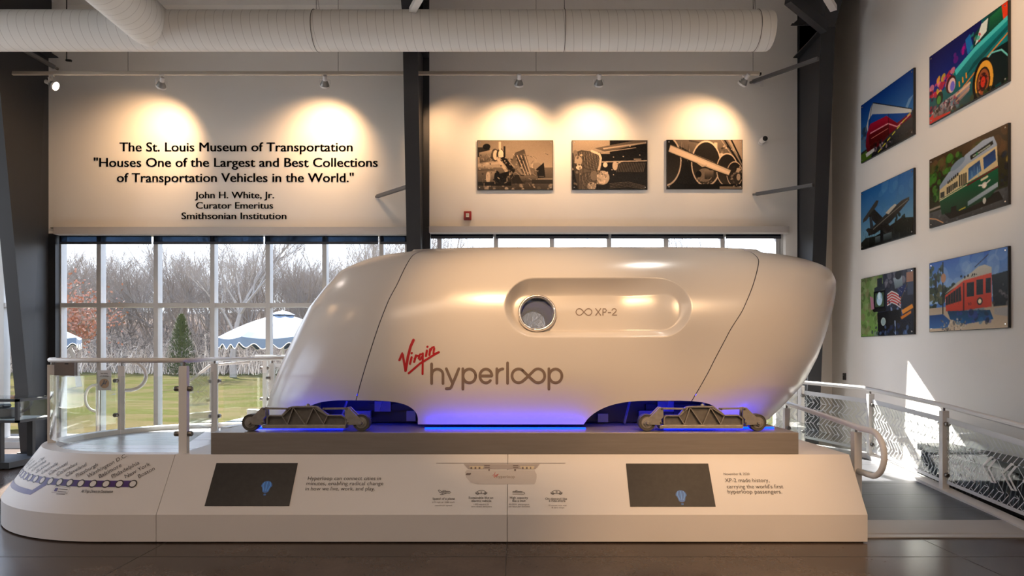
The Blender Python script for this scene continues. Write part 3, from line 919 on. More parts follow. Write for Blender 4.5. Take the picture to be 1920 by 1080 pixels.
obj('map_key', m, M_INKL, mp)
m = MB(); q = [(ua + .014, la - .012), (ua + .045, la - .012), (ua + .045, le + .012), (ua + .014, le + .012)]; m.add([pfn(*p) for p in q], [(0, 1, 2, 3)]); obj('map_key_patch', m, M_PURPLE, mp)

# ------------------------------------------------------------------ steel block under the vehicle
ZK = 0.872
m = MB(); m.box((-2.665, 5.655, ZT), (2.445, 8.22, ZK))
tag(obj('steel_block', m, M_BLOCK, bevel=.004), 'long brushed steel slab between the white plinth and the vehicle', 'slab')

# ------------------------------------------------------------------ the vehicle
YC, WM, ZM, ZTOP, NS = 6.95, 1.05, 1.45, 2.672, 2.5
Z0 = 0.905
def Whalf(z):
    if z >= ZM:
        return WM * max(0.0, 1 - ((z - ZM) / (ZTOP - ZM)) ** NS) ** (1 / NS)
    return WM * (1 - .11 * ((ZM - z) / (ZM - Z0)) ** 2)
_WL = [((x - CX) / 183 - .05, EYE + (CY - y) / 183) for x, y in ((497, 775), (505, 745), (521, 700), (534, 670), (555, 625), (580, 575), (607, 539), (635, 506), (655, 495), (692, 479.5), (730, 471), (767, 467.5))]
_WR = [((x - CX) / 186 + .09, EYE + (CY - y) / 186) for x, y in ((1440, 785), (1472, 752), (1500, 720), (1526, 670), (1540, 632), (1557, 580), (1566, 545), (1568, 525), (1562, 505), (1547, 494), (1522, 484), (1490, 475), (1440, 469))]
def interp(tab, ztop_x):
    zs = [z for x, z in tab]; xs = [x for x, z in tab]
    zs = [.80] + zs; xs = [xs[0] + (xs[0] - xs[1]) / (zs[1] - zs[2]) * (.80 - zs[1])] + xs
    zs.append(max(ZTOP, zs[-1] + .003)); xs.append(ztop_x)
    zz = np.linspace(.80, ZTOP + .01, 400)
    v = np.interp(zz, zs, xs)
    k = np.ones(9) / 9
    vp = np.pad(v, 4, mode='edge')
    v = np.convolve(vp, k, 'valid')
    return lambda z: float(np.interp(z, zz, v))
XLf, XRf = interp(_WL, -1.10), interp(_WR, 2.55)
ANL, EXL, ANR, EXR = 1.55, 2.15, 1.25, 2.3
def endf(x, z):
    a, b = x - XLf(z), XRf(z) - x
    e = 1.0
    if a < ANL: e = min(e, max(0.0, 1 - (1 - max(a, 0) / ANL) ** EXL) ** (1 / EXL))
    if b < ANR: e = min(e, max(0.0, 1 - (1 - max(b, 0) / ANR) ** EXR) ** (1 / EXR))
    return e
# recess round the window
RX0, RX1, RZ0, RZ1, RDEP = -.113, 1.590, 1.716, 2.268, .150
RR = (RZ1 - RZ0) / 2; RZC = (RZ0 + RZ1) / 2
def sstep(t): t = min(1, max(0, t)); return t * t * (3 - 2 * t)
def recess(x, z):
    if not (RX0 < x < RX1 and RZ0 < z < RZ1): return 0.0
    cx = min(max(x, RX0 + RR), RX1 - RR)
    dx, dz = x - cx, z - RZC
    d = math.hypot(dx, dz)
    sd = RR - d
    if sd <= 0: return 0.0
    nx, nz = (dx / d, dz / d) if d > 1e-6 else (0, 1)
    w = .165 * max(nz, 0) ** 2 + .060 * max(-nz, 0) ** 2 + .10 * max(nx, 0) ** 2 + .075 * max(-nx, 0) ** 2
    f = 1 - (1 - min(1, sd / w)) ** 1.4
    g = 1 - .72 * sstep((x - .86) / (RX1 - .10 - .86))
    f2 = f * g
    return RDEP * f2
def body_half(x, z): return Whalf(z) * endf(x, z)
def body_y(x, z): return YC - body_half(x, z) + recess(x, z)
def on_body(px, py):
    Y = 5.95
    for _ in range(30):
        z = EYE + (CY - py) * Y / F; x = (px - CX) * Y / F
        Y = body_y(x, min(z, ZTOP - .01))
    return x, z
SLp = [on_body(*p) for p in ((667, 753), (697, 650), (712, 605), (730, 560), (745, 533), (762, 497), (776, 476))]
SRp = [on_body(*p) for p in ((1295, 755), (1327, 700), (1342, 670), (1370, 617), (1392, 583), (1410, 540), (1421, 500), (1423, 486))]
def seamf(tab, xtop):
    zs = [Z0 - .1] + [z for x, z in tab] + [ZTOP]
    s = (tab[0][0] - tab[1][0]) / (tab[0][1] - tab[1][1])
    xs = [tab[0][0] + s * (Z0 - .1 - tab[0][1])] + [x for x, z in tab] + [xtop]
    zz = np.linspace(Z0 - .1, ZTOP, 300); v = np.interp(zz, zs, xs)
    v = np.convolve(np.pad(v, 6, mode='edge'), np.ones(13) / 13, 'valid')
    return lambda z: float(np.interp(z, zz, v))
SLf, SRf = seamf(SLp, SLp[-1][0] + .18), seamf(SRp, SRp[-1][0] - .02)
# wheel arches
ARCH = [(-2.07, -.885), (.668, 1.90)]
def zbot(x):
    z = Z0
    for a, b in ARCH:
        if a < x < b:
            t = abs(2 * (x - a) / (b - a) - 1)
            z = max(z, Z0 + .225 * (1 - t ** 3.6) ** (1 / 2.0))
    return z
rows_z = list(np.arange(Z0, 1.70, .0125)) + list(np.arange(1.70, 2.29, .0085))
phi0 = math.asin(((2.29 - ZM) / (ZTOP - ZM)) ** (NS / 2))
rows_z += [ZM + (ZTOP - ZM) * math.sin(p) ** (2 / NS) for p in np.linspace(phi0, PI / 2, 46)]
def columns(kind):
    if kind == 0: return [1 - math.cos(t) for t in np.linspace(0, PI / 2, 90)]
    if kind == 2: return [math.sin(t) for t in np.linspace(0, PI / 2, 90)]
    return list(np.linspace(0, 1, 420))
EPS = .0042
PORT = (on_body(1007, 588)[0], on_body(1007, 588)[1])
PR = .150
def shell(kind, push=0.0):
    tau = columns(kind) if kind < 3 else [0, 1]
    P = np.zeros((2, len(tau), len(rows_z), 3))
    for i, t in enumerate(tau):
        # the column's foot, to follow the arch
        def xat(z):
            xl, xr, a, b = XLf(z), XRf(z), SLf(z), SRf(z)
            a = max(a, xl + .02); b = min(b, xr - .02)
            if kind == 0: return xl + (a - EPS - xl) * t
            if kind == 1: return a + EPS + (b - a - 2 * EPS) * t
            if kind == 2: return b + EPS + (xr - b - EPS) * t
            if kind == 3: return a - EPS + 2 * EPS * t
            return b - EPS + 2 * EPS * t
        zb = zbot(xat(1.02))
        for k, z in enumerate(rows_z):
            if z < 1.35: z = zb + (z - Z0) / (1.35 - Z0) * (1.35 - zb)
            x = xat(z)
            h = body_half(x, z) - (recess(x, z) if z < 2.3 else 0) - push
            if kind in (0, 2) and t in (0, 1) and endf(x, z) < .02: h = 0
            h = max(h, 0)
            P[0, i, k] = (x, YC - h, z); P[1, i, k] = (x, YC + h, z)
    n, r = len(tau), len(rows_z)
    V = P.reshape(-1, 3)
    idx = np.arange(2 * n * r).reshape(2, n, r)
    key = np.round(V / 2e-5).astype(np.int64)
    _, first, inv = np.unique(key, axis=0, return_index=True, return_inverse=True)
    inv = inv.reshape(-1)
    fs = []
    for s in (0, 1):
        a = idx[s, :-1, :-1]; b = idx[s, 1:, :-1]; c = idx[s, 1:, 1:]; d = idx[s, :-1, 1:]
        q = np.stack([a, b, c, d], -1).reshape(-1, 4)
        if s: q = q[:, ::-1]
        if kind == 1:
            cen = V[q].mean(1)
            q = q[((cen[:, 0] - PORT[0]) ** 2 + (cen[:, 2] - PORT[1]) ** 2) > PR ** 2]
        fs.append(inv[q])
    fs = np.concatenate(fs)
    good = []
    for q in fs.tolist():
        w = []
        for j in q:
            if j not in w: w.append(j)
        if len(w) > 2: good.append(tuple(w))
    m = MB(); m.v = [tuple(p) for p in V[first]]; m.f = good
    return m
veh = thing('transport_pod', 'pearl white windowed transport pod with slanted ends on the steel slab', 'pod', (0.35, YC, ZK))
nose = obj('nose_shell', shell(0), M_POD, veh, True); nose['label'] = 'left end of the shell left of the dark seam'
obj('body_shell', shell(1), M_POD, veh, True)
tail = obj('tail_shell', shell(2), M_POD, veh, True); tail['label'] = 'right end of the shell right of the dark seam'
for kk in (3, 4): obj('panel_seam', shell(kk, .006), M_SEAM, veh, True)

# porthole on both sides
px_, pz_ = PORT
yf = body_y(px_, pz_)
tilt = (body_y(px_, pz_ + .05) - body_y(px_, pz_ - .05)) / .1
for sgn, lab in ((1, 'near porthole ring'), (-1, 'far porthole ring')):
    ax = Vector((0, -1, tilt)).normalized() if sgn > 0 else Vector((0, 1, tilt)).normalized()
    o = Vector((px_, yf if sgn > 0 else 2 * YC - yf, pz_))
    m = MB(); prof = [(-.11, .147), (.004, .147), (.024, .150), (.036, .156), (.040, .165), (.036, .174), (.020, .181), (-.03, .182)]
    m.lathe(prof, o, ax, 64); ring = obj('porthole_ring', m, M_CHROME, veh, True, sharp=50)
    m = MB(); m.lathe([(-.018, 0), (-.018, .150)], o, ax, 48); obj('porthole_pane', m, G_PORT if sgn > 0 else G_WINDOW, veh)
    if sgn > 0:
        m = MB()
        s_ = ax.cross(Vector((1, 0, 0))).normalized(); x_ = Vector((1, 0, 0))
        for k in range(10):
            t = 2 * PI * k / 10 + .2; c = o + ax * .034 + (x_ * math.cos(t) + s_ * math.sin(t)) * .165
            m.lathe([(0, .007), (.008, .006), (.009, 0)], c, ax, 10)
        obj('ring_bolts', m, M_CHROME, ring)

# lettering on the side
def bfn(px, py):            # px, py: spot on the side as seen from the hall
    x, z = on_body(px, py)
    return Vector((x, body_y(x, z) - .0025, z))
def bstroke(m, pts, w):
    dense = []
    for (a, b) in zip(pts[:-1], pts[1:]):
        n = max(1, int(math.hypot(b[0] - a[0], b[1] - a[1]) / 3))
        dense += [(a[0] + (b[0] - a[0]) * i / n, a[1] + (b[1] - a[1]) * i / n) for i in range(n)]
    dense.append(pts[-1])
    stroke(m, dense, w, bfn, n=8)
def bez(p0, p1, p2, n=8): return [((1 - t) ** 2 * p0[0] + 2 * t * (1 - t) * p1[0] + t * t * p2[0], (1 - t) ** 2 * p0[1] + 2 * t * (1 - t) * p1[1] + t * t * p2[1]) for t in np.linspace(0, 1, n)]
circ = lambda cx, cy, rx, ry, a, b, n=20: [(cx + rx * math.cos(math.radians(t)), cy - ry * math.sin(math.radians(t))) for t in np.linspace(a, b, n)]
S = 4.8                                                     # the zoomed view these strokes were measured in
def zc_(pts, ox=700, oy=600): return [(ox + x / S, oy + y / S) for x, y in pts]
m = MB(); w = 5.2
bstroke(m, zc_([(525, 395), (525, 572)]), w)                                          # h
bstroke(m, zc_([(525, 500)] + circ(577, 492, 50, 50, 180, 0, 14) + [(627, 572)]), w)
bstroke(m, zc_([(657, 438), (710, 565)]), w); bstroke(m, zc_([(770, 438), (703, 600), (690, 615), (655, 618)]), w)   # y
bstroke(m, zc_([(806, 438), (806, 622)]), w); bstroke(m, zc_(circ(864, 503, 57, 62, 0, 360, 28)), w)               # p
bstroke(m, zc_([(960, 503), (1066, 503)] + circ(1013, 503, 54, 62, 0, 318, 26)), w)                                  # e
bstroke(m, zc_([(1112, 438), (1112, 570)]), w); bstroke(m, zc_([(1112, 505)] + circ(1165, 495, 52, 55, 175, 88, 8)), w)   # r
bstroke(m, zc_([(1208, 385), (1208, 570)]), w)                                        # l
lobe = zc_(circ(1307, 502, 59, 62, 52, 308, 22) + [(1395, 505)] + circ(1483, 502, 59, 62, 128, -128, 22) + [(1395, 505)])
bstroke(m, lobe + [lobe[0]], w)                                                       # the looped double o
bstroke(m, zc_([(1580, 438), (1580, 622)]), w); bstroke(m, zc_(circ(1640, 503, 57, 62, 0, 360, 28)), w)             # p
obj('side_lettering', m, M_TAUPE, veh)
m = MB(); w = 4.2
bstroke(m, zc_([(235, 362), (262, 296), (290, 456)]), 4.4); bstroke(m, zc_([(290, 456), (312, 330), (335, 240), (362, 180)]), 5.2)
bstroke(m, zc_([(345, 335), (330, 395)]), w); bstroke(m, zc_([(345, 300), (347, 297)]), w)
bstroke(m, zc_([(384, 318), (368, 378)]), w); bstroke(m, zc_([(372, 350), (388, 325), (402, 322)]), w)
bstroke(m, zc_([(442, 308), (420, 310), (408, 345), (420, 358), (440, 330)]), w); bstroke(m, zc_([(446, 300), (443, 486)]), 4.0)
bstroke(m, zc_([(482, 275), (474, 325)]), w); bstroke(m, zc_([(486, 243), (488, 240)]), w)
bstroke(m, zc_([(512, 262), (505, 315)]), w); bstroke(m, zc_([(508, 285), (530, 248), (545, 242), (548, 258), (540, 300), (560, 303), (590, 290)]), w)
bstroke(m, zc_([(318, 480), (420, 392), (520, 330), (560, 305), (590, 290)]), 4.0)
rl = obj('red_lettering', m, M_RED, veh); rl['label'] = 'red handwritten lettering'
m = MB()
def z2(pts): return [(920 + x / 4.8, 500 + y / 4.8) for x, y in pts]
lob = z2(circ(798, 408, 30, 30, 50, 310, 16) + [(839, 408)] + circ(880, 408, 30, 30, 130, -130, 16) + [(839, 408)])
bstroke(m, lob + [lob[0]], 1.9)
for st in ([(945, 378), (990, 438)], [(990, 378), (945, 438)], [(1010, 438), (1010, 380), (1032, 380), (1042, 394), (1032, 410), (1010, 410)], [(1058, 414), (1080, 414)], [(1092, 392), (1100, 380), (1118, 378), (1130, 390), (1126, 405), (1092, 436), (1134, 436)]): bstroke(m, z2(st), 2.0)
obj('window_lettering', m, M_TAUPE, veh)

# undercarriage behind the arches and the blue light strips
M_UND = mat('undercarriage_black', (0.02, 0.02, 0.022), 0.4)
M_UNDG = mat('undercarriage_grey', (0.25, 0.25, 0.27), 0.4, 0.4)
m = MB()
m.box((-1.95, 6.46, ZK + .01), (2.1, 7.44, 1.10))
m.box((-1.85, 6.3, 1.18), (1.95, 7.6, 1.22))
for a, b in ARCH:
    m.box((b - .35, 6.45, ZK + .02), (b - .2, 6.6, 1.05)); m.box((a + .6, 6.42, 1.0), (b - .1, 6.5, 1.06))
obj('undercarriage', m, M_UND, veh)
m = MB()
for a, b in ARCH:
    for p, q in (((b - .52, 6.40, .99), (b - .36, 6.45, 1.09)), ((b - .71, 6.36, .92), (b - .55, 6.42, 1.0)), ((b - .20, 6.36, .90), (b - .11, 6.4, 1.0)), ((a + .12, 6.36, .89), (a + .22, 6.4, .97))):
        m = MB(); m.box(p, q); obj('control_box', m, M_UNDG, veh)
    for p, q in (((b - .10, 6.3, 1.10), (b - .05, 6.25, .89)), ((a + .42, 6.3, 1.1), (a + .36, 6.25, .89)), ((b - .42, 6.3, 1.12), (b - .46, 6.3, 1.0))):
        m = MB(); m.bar(p, q, .016, .016); obj('chassis_strut', m, M_UNDG, veh)
yb_ = 5.99
for p, q in (((-.84, yb_ - .075, ZK + .001), (.62, yb_ - .045, ZK + .013)), ((-2.40, yb_ - .03, ZK + .001), (-1.60, yb_, ZK + .013)), ((1.35, yb_ - .03, ZK + .001), (2.35, yb_, ZK + .013)),
             ((-.9, 7.91, ZK + .001), (.62, 7.94, ZK + .013)), ((-1.9, 6.12, 1.165), (-1.0, 6.15, 1.178)), ((.8, 6.12, 1.165), (1.8, 6.15, 1.178))):
    m = MB(); m.box(p, q); obj('light_strip', m, M_BLUE, veh)

# ------------------------------------------------------------------ wheeled side frames standing on the slab
def bogie(loc, label, source=None):
    if source: return dup(source, loc, 0, label)
    r = thing('wheel_bogie', label, 'bogie', (0, 0, 0), 'wheel bogies on the slab')
    K = 1 / (5.3333 * 209)
    def P(x, y, d=0.0): return Vector(((x - 725) * K, d, (378 - y) * K))
    T = -.05
    def bar2(m, pts, w, d0, d1):
        for a, b in zip(pts[:-1], pts[1:]):
            A, B = P(*a), P(*b); dd = (B - A).normalized(); nn = Vector((-dd.z, 0, dd.x)) * w * K / 2
            q = [A - nn, B - nn, B + nn, A + nn]
            m.prism([(v.x, d0, v.z) for v in q], (0, d1 - d0, 0))
    web = [(345, 318), (345, 250), (360, 225), (490, 225), (560, 145), (600, 138), (830, 138), (945, 222), (1080, 222), (1120, 255), (1120, 318)]
    m = MB(); m.prism([P(x, y, -.015) for x, y in web], (0, .03, 0)); obj('web_plate', m, M_CASTD, r)
    m = MB(); bar2(m, web + [web[0]], 12, -.048, -.012)
    for st in ([(600, 150), (545, 312)], [(606, 150), (718, 312)], [(800, 150), (728, 312)], [(805, 150), (905, 312)], [(492, 228), (545, 312)], [(938, 228), (900, 312)], [(580, 150), (500, 225)], [(820, 150), (930, 222)]): bar2(m, [st[0], st[1]], 9, -.046, -.012)
    obj('truss_ribs', m, M_CAST, r)
    m = MB(); m.box(P(298, 352, -.055), P(1122, 320, .05)); obj('bottom_rail', m, M_CAST, r, bevel=.003)
    armL = [(298, 142), (332, 146), (336, 235), (312, 262), (322, 300), (300, 318), (205, 312), (170, 335), (140, 300), (165, 268), (225, 215)]
    for mir in (0, 1):
        pts = [(1450 - x, y) if mir else (x, y) for x, y in armL]
        q = [P(x, y, -.060) for x, y in pts]
        if mir: q = q[::-1]
        m = MB(); m.prism(q, (0, .022, 0)); m.prism([v + Vector((0, .075, 0)) for v in q], (0, .022, 0)); arm = obj('wheel_arm', m, M_CAST, r, bevel=.002)
        f = lambda x: 1450 - x if mir else x
        m = MB(); m.bar(P(f(335), 154, -.03), P(f(560), 158, -.03), .016, .016); obj('tie_rod', m, M_CAST, r)
        m = MB(); c = P(f(178), 294, -.045); W = 84 * K
        m.lathe([(-.028, 0), (-.028, W * .55), (-.024, W * .6), (-.024, W * .86), (-.030, W * .9), (-.030, W * .97), (-.022, W), (.050, W), (.055, W * .95), (.055, 0)], c + Vector((0, .03, 0)), (0, 1, 0), 36)
        wh = obj('wheel', m, M_TYRE, r, True, sharp=40)
        m = MB(); m.lathe([(-.068, 0), (-.068, .012), (-.06, .016), (-.03, .02), (-.028, .05)], c + Vector((0, .03, 0)), (0, 1, 0), 20); obj('hub', m, M_CAST, wh, True, sharp=40)
        for bx, by in ((310, 292), (318, 155), (545, 160)):
            m = MB(); m.lathe([(0, .010), (-.012, .009), (-.013, 0)], P(f(bx), by, -.060 if bx < 500 else -.046), (0, 1, 0), 10); obj('pivot_bolt', m, M_CLAMP, r)
    m = MB(); m.box(P(690, 140, -.03), P(780, 132, .02)); m.lathe([(0, .018), (.012, .016), (.02, .006), (.02, 0)], P(735, 132, -.005), (0, 0, 1), 12); obj('top_pad', m, M_CAST, r)
    return r
bg = bogie(None, 'dull metal two wheeled side frame at the left arch of the pod')
bogie((1.640, 5.80, ZK + .001), 'dull metal two wheeled side frame at the right arch of the pod', bg)
bg.location = (-1.873, 5.80, ZK + .001)

# ------------------------------------------------------------------ printed pictures
class Cv:
    def __init__(s, W=180, H=120, base=(128, 128, 128)):
        s.W, s.H = W * 2, H * 2
        s.a = np.zeros((s.H, s.W, 3)); s.a[:] = base
        s.x, s.y = np.meshgrid((np.arange(s.W) + .5) / s.W, (np.arange(s.H) + .5) / s.H)
        s.asp = W / H
        s.r = np.random.RandomState(5)
    def put(s, mask, col, col2=None, al=1.0, d='v'):
        if not mask.any(): return
        c = np.array(col, float)
        if col2 is not None:
            t = (s.y if d == 'v' else s.x)[mask]
            t = (t - t.min()) / max(1e-6, t.max() - t.min())
            c = c + (np.array(col2, float) - c) * t[:, None]
        s.a[mask] = s.a[mask] * (1 - al) + c * al
    def poly(s, pts, col, col2=None, al=1.0, d='v'):
        m = np.zeros(s.x.shape, bool); n = len(pts)
        for i in range(n):
            x0, y0 = pts[i]; x1, y1 = pts[(i + 1) % n]
            if y0 == y1: continue
            c = (y0 > s.y) != (y1 > s.y)
            m ^= c & (s.x < (x1 - x0) * (s.y - y0) / (y1 - y0) + x0)
        s.put(m, col, col2, al, d); return m
    def rect(s, x0, y0, x1, y1, col, col2=None, al=1.0, d='v'):
        s.put((s.x > x0) & (s.x < x1) & (s.y > y0) & (s.y < y1), col, col2, al, d)
    def ell(s, cx, cy, rx, ry, col, col2=None, al=1.0, rot=0, inner=0):
        dx, dy = (s.x - cx) * s.asp, s.y - cy
        c, n = math.cos(rot), math.sin(rot)
        q = ((dx * c + dy * n) / (rx * s.asp)) ** 2 + ((-dx * n + dy * c) / ry) ** 2
        s.put((q < 1) & (q >= inner), col, col2, al)
    def line(s, pts, w, col, al=1.0):
        for (x0, y0), (x1, y1) in zip(pts[:-1], pts[1:]):
            ax, ay, bx, by = x0 * s.asp, y0, x1 * s.asp, y1
            L = (bx - ax) ** 2 + (by - ay) ** 2 + 1e-12
            t = np.clip(((s.x * s.asp - ax) * (bx - ax) + (s.y - ay) * (by - ay)) / L, 0, 1)
            d = np.hypot(s.x * s.asp - ax - t * (bx - ax), s.y - ay - t * (by - ay))
            s.put(d < w / 2, col, None, al)
    def blobs(s, n, box, size, cols, al=.8):
        for _ in range(n):
            x = s.r.uniform(box[0], box[2]); y = s.r.uniform(box[1], box[3]); z = s.r.uniform(.4, 1) * size
            s.ell(x, y, z / s.asp, z * s.r.uniform(.5, 1), cols[s.r.randint(len(cols))], None, al, s.r.uniform(0, 3))
    def strokes(s, n, box, ln, w, cols, al=.8, ang=None):
        for _ in range(n):
            x = s.r.uniform(box[0], box[2]); y = s.r.uniform(box[1], box[3]); t = s.r.uniform(0, PI) if ang is None else ang + s.r.uniform(-.15, .15)
            l = ln * s.r.uniform(.4, 1)
            s.line([(x, y), (x + l * math.cos(t) / s.asp, y + l * math.sin(t))], w, cols[s.r.randint(len(cols))], al)
    def grain(s, amt): s.a += s.r.normal(0, amt, s.a.shape[:2])[:, :, None]
    def done(s):
        a = np.clip(s.a, 0, 255).reshape(s.H // 2, 2, s.W // 2, 2, 3).mean((1, 3)) / 255
        return np.where(a <= .04045, a / 12.92, ((a + .055) / 1.055) ** 2.4)

def picture(label, cat_cv, P00, P10, P01, nrm, group):
    """P00 upper left, P10 upper right, P01 lower left corner (seen from the hall), nrm towards the hall"""
    P00, P10, P01, nrm = Vector(P00), Vector(P10), Vector(P01), Vector(nrm)
    U, V = P10 - P00, P01 - P00
    r = thing('picture_panel', label, 'picture', P00 + U / 2 + V / 2, group)
    t = .028
    c = [P00, P10, P10 + V, P01]
    m = MB(); m.hexa([p for p in c] + [p + nrm * t for p in c]); obj('panel_edge', m, M_BLACK, r)
    A = cat_cv.done(); H, W = A.shape[:2]
    e = .006
    m = MB()
    vs = [P00 + U * (e + (1 - 2 * e) * i / (W - 1)) + V * (e + (1 - 2 * e) * k / (H - 1)) + nrm * (t + .0012) for k in range(H) for i in range(W)]
    m.add(vs, [(k * W + i, k * W + i + 1, (k + 1) * W + i + 1, (k + 1) * W + i) for k in range(H - 1) for i in range(W - 1)])
    o = obj('print', m, M_PRINT, r)
    ca = o.data.color_attributes.new('print', 'FLOAT_COLOR', 'POINT')
    ca.data.foreach_set('color', np.concatenate([A.reshape(-1, 3), np.ones((H * W, 1))], 1).astype(np.float32).ravel())
    for a, b in ((.03, .045), (.97, .045), (.03, .955), (.97, .955)):
        m = MB(); m.lathe([(0, .011), (.004, .010), (.005, 0)], P00 + U * a + V * b + nrm * (t + .001), nrm, 12); obj('standoff_screw', m, M_CHROME, r)
    return r

SEP = lambda g: (g, g * .87, g * .74)
SEPS = [SEP(g) for g in (20, 45, 80, 130, 175, 205)]
# locomotive front, sepia
c = Cv(base=SEP(120)); c.rect(0, 0, 1, .55, SEP(118), SEP(165)); c.rect(0, .55, 1, 1, SEP(110), SEP(60))
c.blobs(40, (0, .82, 1, 1), .05, [SEP(150), SEP(190), SEP(90)])
c.rect(0, .14, .16, .34, SEP(40)); c.ell(.12, .13, .05, .06, SEP(18))
c.poly([(.02, .25), (.22, .18), (.27, .4), (.03, .46)], SEP(170), SEP(70)); c.ell(.23, .3, .05, .13, SEP(60)); c.ell(.24, .3, .035, .10, SEP(200))
c.ell(.30, .3, .05, .14, SEP(40)); c.ell(.31, .29, .035, .1, SEP(215)); c.ell(.39, .3, .05, .13, SEP(140)); c.rect(.28, .03, .31, .2, SEP(190)); c.rect(.345, .12, .37, .4, SEP(30))
c.poly([(0, .48), (.34, .43), (.34, .47), (0, .53)], SEP(185)); c.poly([(0, .56), (.2, .54), (.2, .6), (0, .62)], SEP(150), SEP(60))
c.poly([(.24, .35), (.27, .33), (.44, .7), (.40, .72)], SEP(190)); c.poly([(.30, .36), (.36, .32), (.5, .6), (.47, .72)], SEP(25))
c.poly([(.5, .25), (.62, .18), (.72, .68), (.6, .72), (.44, .45)], SEP(60), SEP(150)); c.poly([(.52, .40), (.60, .33), (.69, .66), (.6, .7)], SEP(35), SEP(120))
for k in range(6): c.line([(.50 + k * .025, .30 + .0 * k), (.62 + k * .017, .70)], .012, SEP(200 if k % 2 else 50))
c.rect(.14, .63, .26, .86, SEP(150), SEP(90)); c.ell(.26, .75, .04, .13, SEP(15)); c.ell(.14, .75, .03, .115, SEP(190)); c.poly([(.28, .68), (.42, .62), (.42, .88), (.28, .9)], SEP(20)); c.ell(.41, .82, .03, .1, SEP(110)); c.ell(.41, .82, .02, .07, SEP(40))
c.rect(.43, .7, .62, .88, SEP(38)); c.poly([(.55, .72), (.8, .72), (.75, .84), (.6, .86)], SEP(110), SEP(50)); c.rect(.72, .48, .86, .56, SEP(200)); c.rect(.76, .38, .79, .5, SEP(160)); c.ell(.79, .52, .06, .07, SEP(140)); c.poly([(.78, .58), (.88, .45), (.9, .75), (.8, .77)], SEP(25))
c.rect(0, .84, .45, .92, SEP(25)); c.rect(.72, .80, 1, .88, SEP(45)); c.rect(.8, .77, 1, .79, SEP(150)); c.strokes(60, (0, .2, .9, .9), .1, .008, SEPS, .7); c.blobs(70, (0, .3, .7, .85), .02, SEPS, .8); c.grain(6)
def back_pic(x0, x1, y0, y1, cv, label):
    z0, z1 = zpx(y1, YW - .03), zpx(y0, YW - .03); a, b = xpx(x0, YW - .03), xpx(x1, YW - .03)
    picture(label, cv, (a, YW - .004, z1), (b, YW - .004, z1), (a, YW - .004, z0), (0, -1, 0), 'black and white pictures on the back wall')
back_pic(895, 1037, 263, 356, c, 'left sepia picture of a steam locomotive front')
# radiator grille of an old car, sepia
c = Cv(base=SEP(22)); c.rect(0, 0, .5, .28, SEP(150)); c.poly([(0, .26), (.12, .2), (.38, .25), (.38, .6), (.30, 1), (.08, 1), (.02, .6)], SEP(70), SEP(60))
for k in range(26): c.line([(.09 + k * .011, .24), (.09 + k * .0085, 1)], .007, SEP(150 if k % 2 else 25))
c.line([(.26, .22), (.36, .28), (.38, .36), (.37, .5), (.35, .62)], .045, SEP(205)); c.line([(.04, .24), (.06, .4), (.1, .48)], .08, SEP(120))
c.ell(.08, .42, .05, .1, SEP(170)); c.ell(.09, .55, .04, .05, SEP(220)); c.blobs(24, (0, .3, .13, .9), .03, SEPS)
c.poly([(.3, .16), (.85, .0), (1, .0), (1, .04), (.45, .24)], SEP(90)); c.line([(.42, .17), (.98, .05)], .03, SEP(170)); c.line([(.42, .24), (.85, .15)], .012, SEP(190))
c.line([(.40, .44), (1, .415)], .022, SEP(190)); c.ell(.44, .5, .03, .05, SEP(225)); c.rect(.82, .37, .92, .4, SEP(140)); c.ell(.57, .52, .035, .09, SEP(200)); c.line([(.58, .5), (.64, .44)], .03, SEP(190))
for k in range(17): c.line([(.62 + k * .022, .46), (.59 + k * .022, .64)], .013, SEP(95))
c.ell(.37, .76, .11, .15, SEP(80)); c.ell(.41, .76, .085, .14, SEP(190)); c.ell(.29, .72, .05, .1, SEP(120)); c.blobs(40, (.33, .64, .47, .88), .025, [SEP(230), SEP(70), SEP(150)]); c.ell(.26, .93, .06, .08, SEP(150)); c.blobs(14, (.22, .87, .32, .98), .02, [SEP(220), SEP(60)])
for (x, y) in ((.53, .6), (.55, .7), (.9, .3), (.55, .34), (.68, .33), (.77, .12)): c.ell(x, y, .008, .01, SEP(220))
for k in range(4): c.line([(.5, .88 + k * .03), (.75, .85 + k * .03), (.97, .93 + k * .02)], .008, SEP(110))
c.grain(6)
back_pic(1072.5, 1214, 263, 355.5, c, 'middle sepia picture of an old car radiator grille')
# driving wheels and rods, sepia
c = Cv(base=SEP(22)); c.poly([(.02, 0), (1, 0), (1, .5), (.66, .55)], SEP(105), SEP(70)); c.strokes(60, (.1, .02, .62, .35), .2, .01, SEPS[1:5], .5, PI / 2)
c.poly([(.80, 0), (1, 0), (1, .45)], SEP(160)); 
for k in range(4): c.line([(.72 + k * .045, 0), (.97 + k * .02, .55)], .03 if k % 2 else .018, SEP(20 if k % 2 else 150))
c.line([(.30, .02), (.45, .06), (.6, .15)], .03, SEP(60)); c.rect(.615, .06, .67, .5, SEP(190), SEP(210)); c.line([(.62, .06), (.62, .5)], .012, SEP(60)); c.line([(.52, .1), (.66, .26)], .03, SEP(180)); c.line([(.54, .26), (.6, .42)], .012, SEP(210))
c.poly([(.70, .25), (.86, .36), (.85, .42), (.70, .32)], SEP(200)); c.line([(.7, .3), (.8, .48)], .04, SEP(170)); c.blobs(30, (.68, .12, .9, .6), .03, SEPS)
for cx, r, x in ((-.03, .62, 0), (.52, .55, 0), (.80, .40, 0), (.90, .3, 0)):
    c.ell(cx, .95 - r * .85, r * .36, r * .85, SEP(200), None, 1, 0, .86)
    c.ell(cx, .95 - r * .85, r * .33, r * .78, SEP(24), SEP(50), 1)
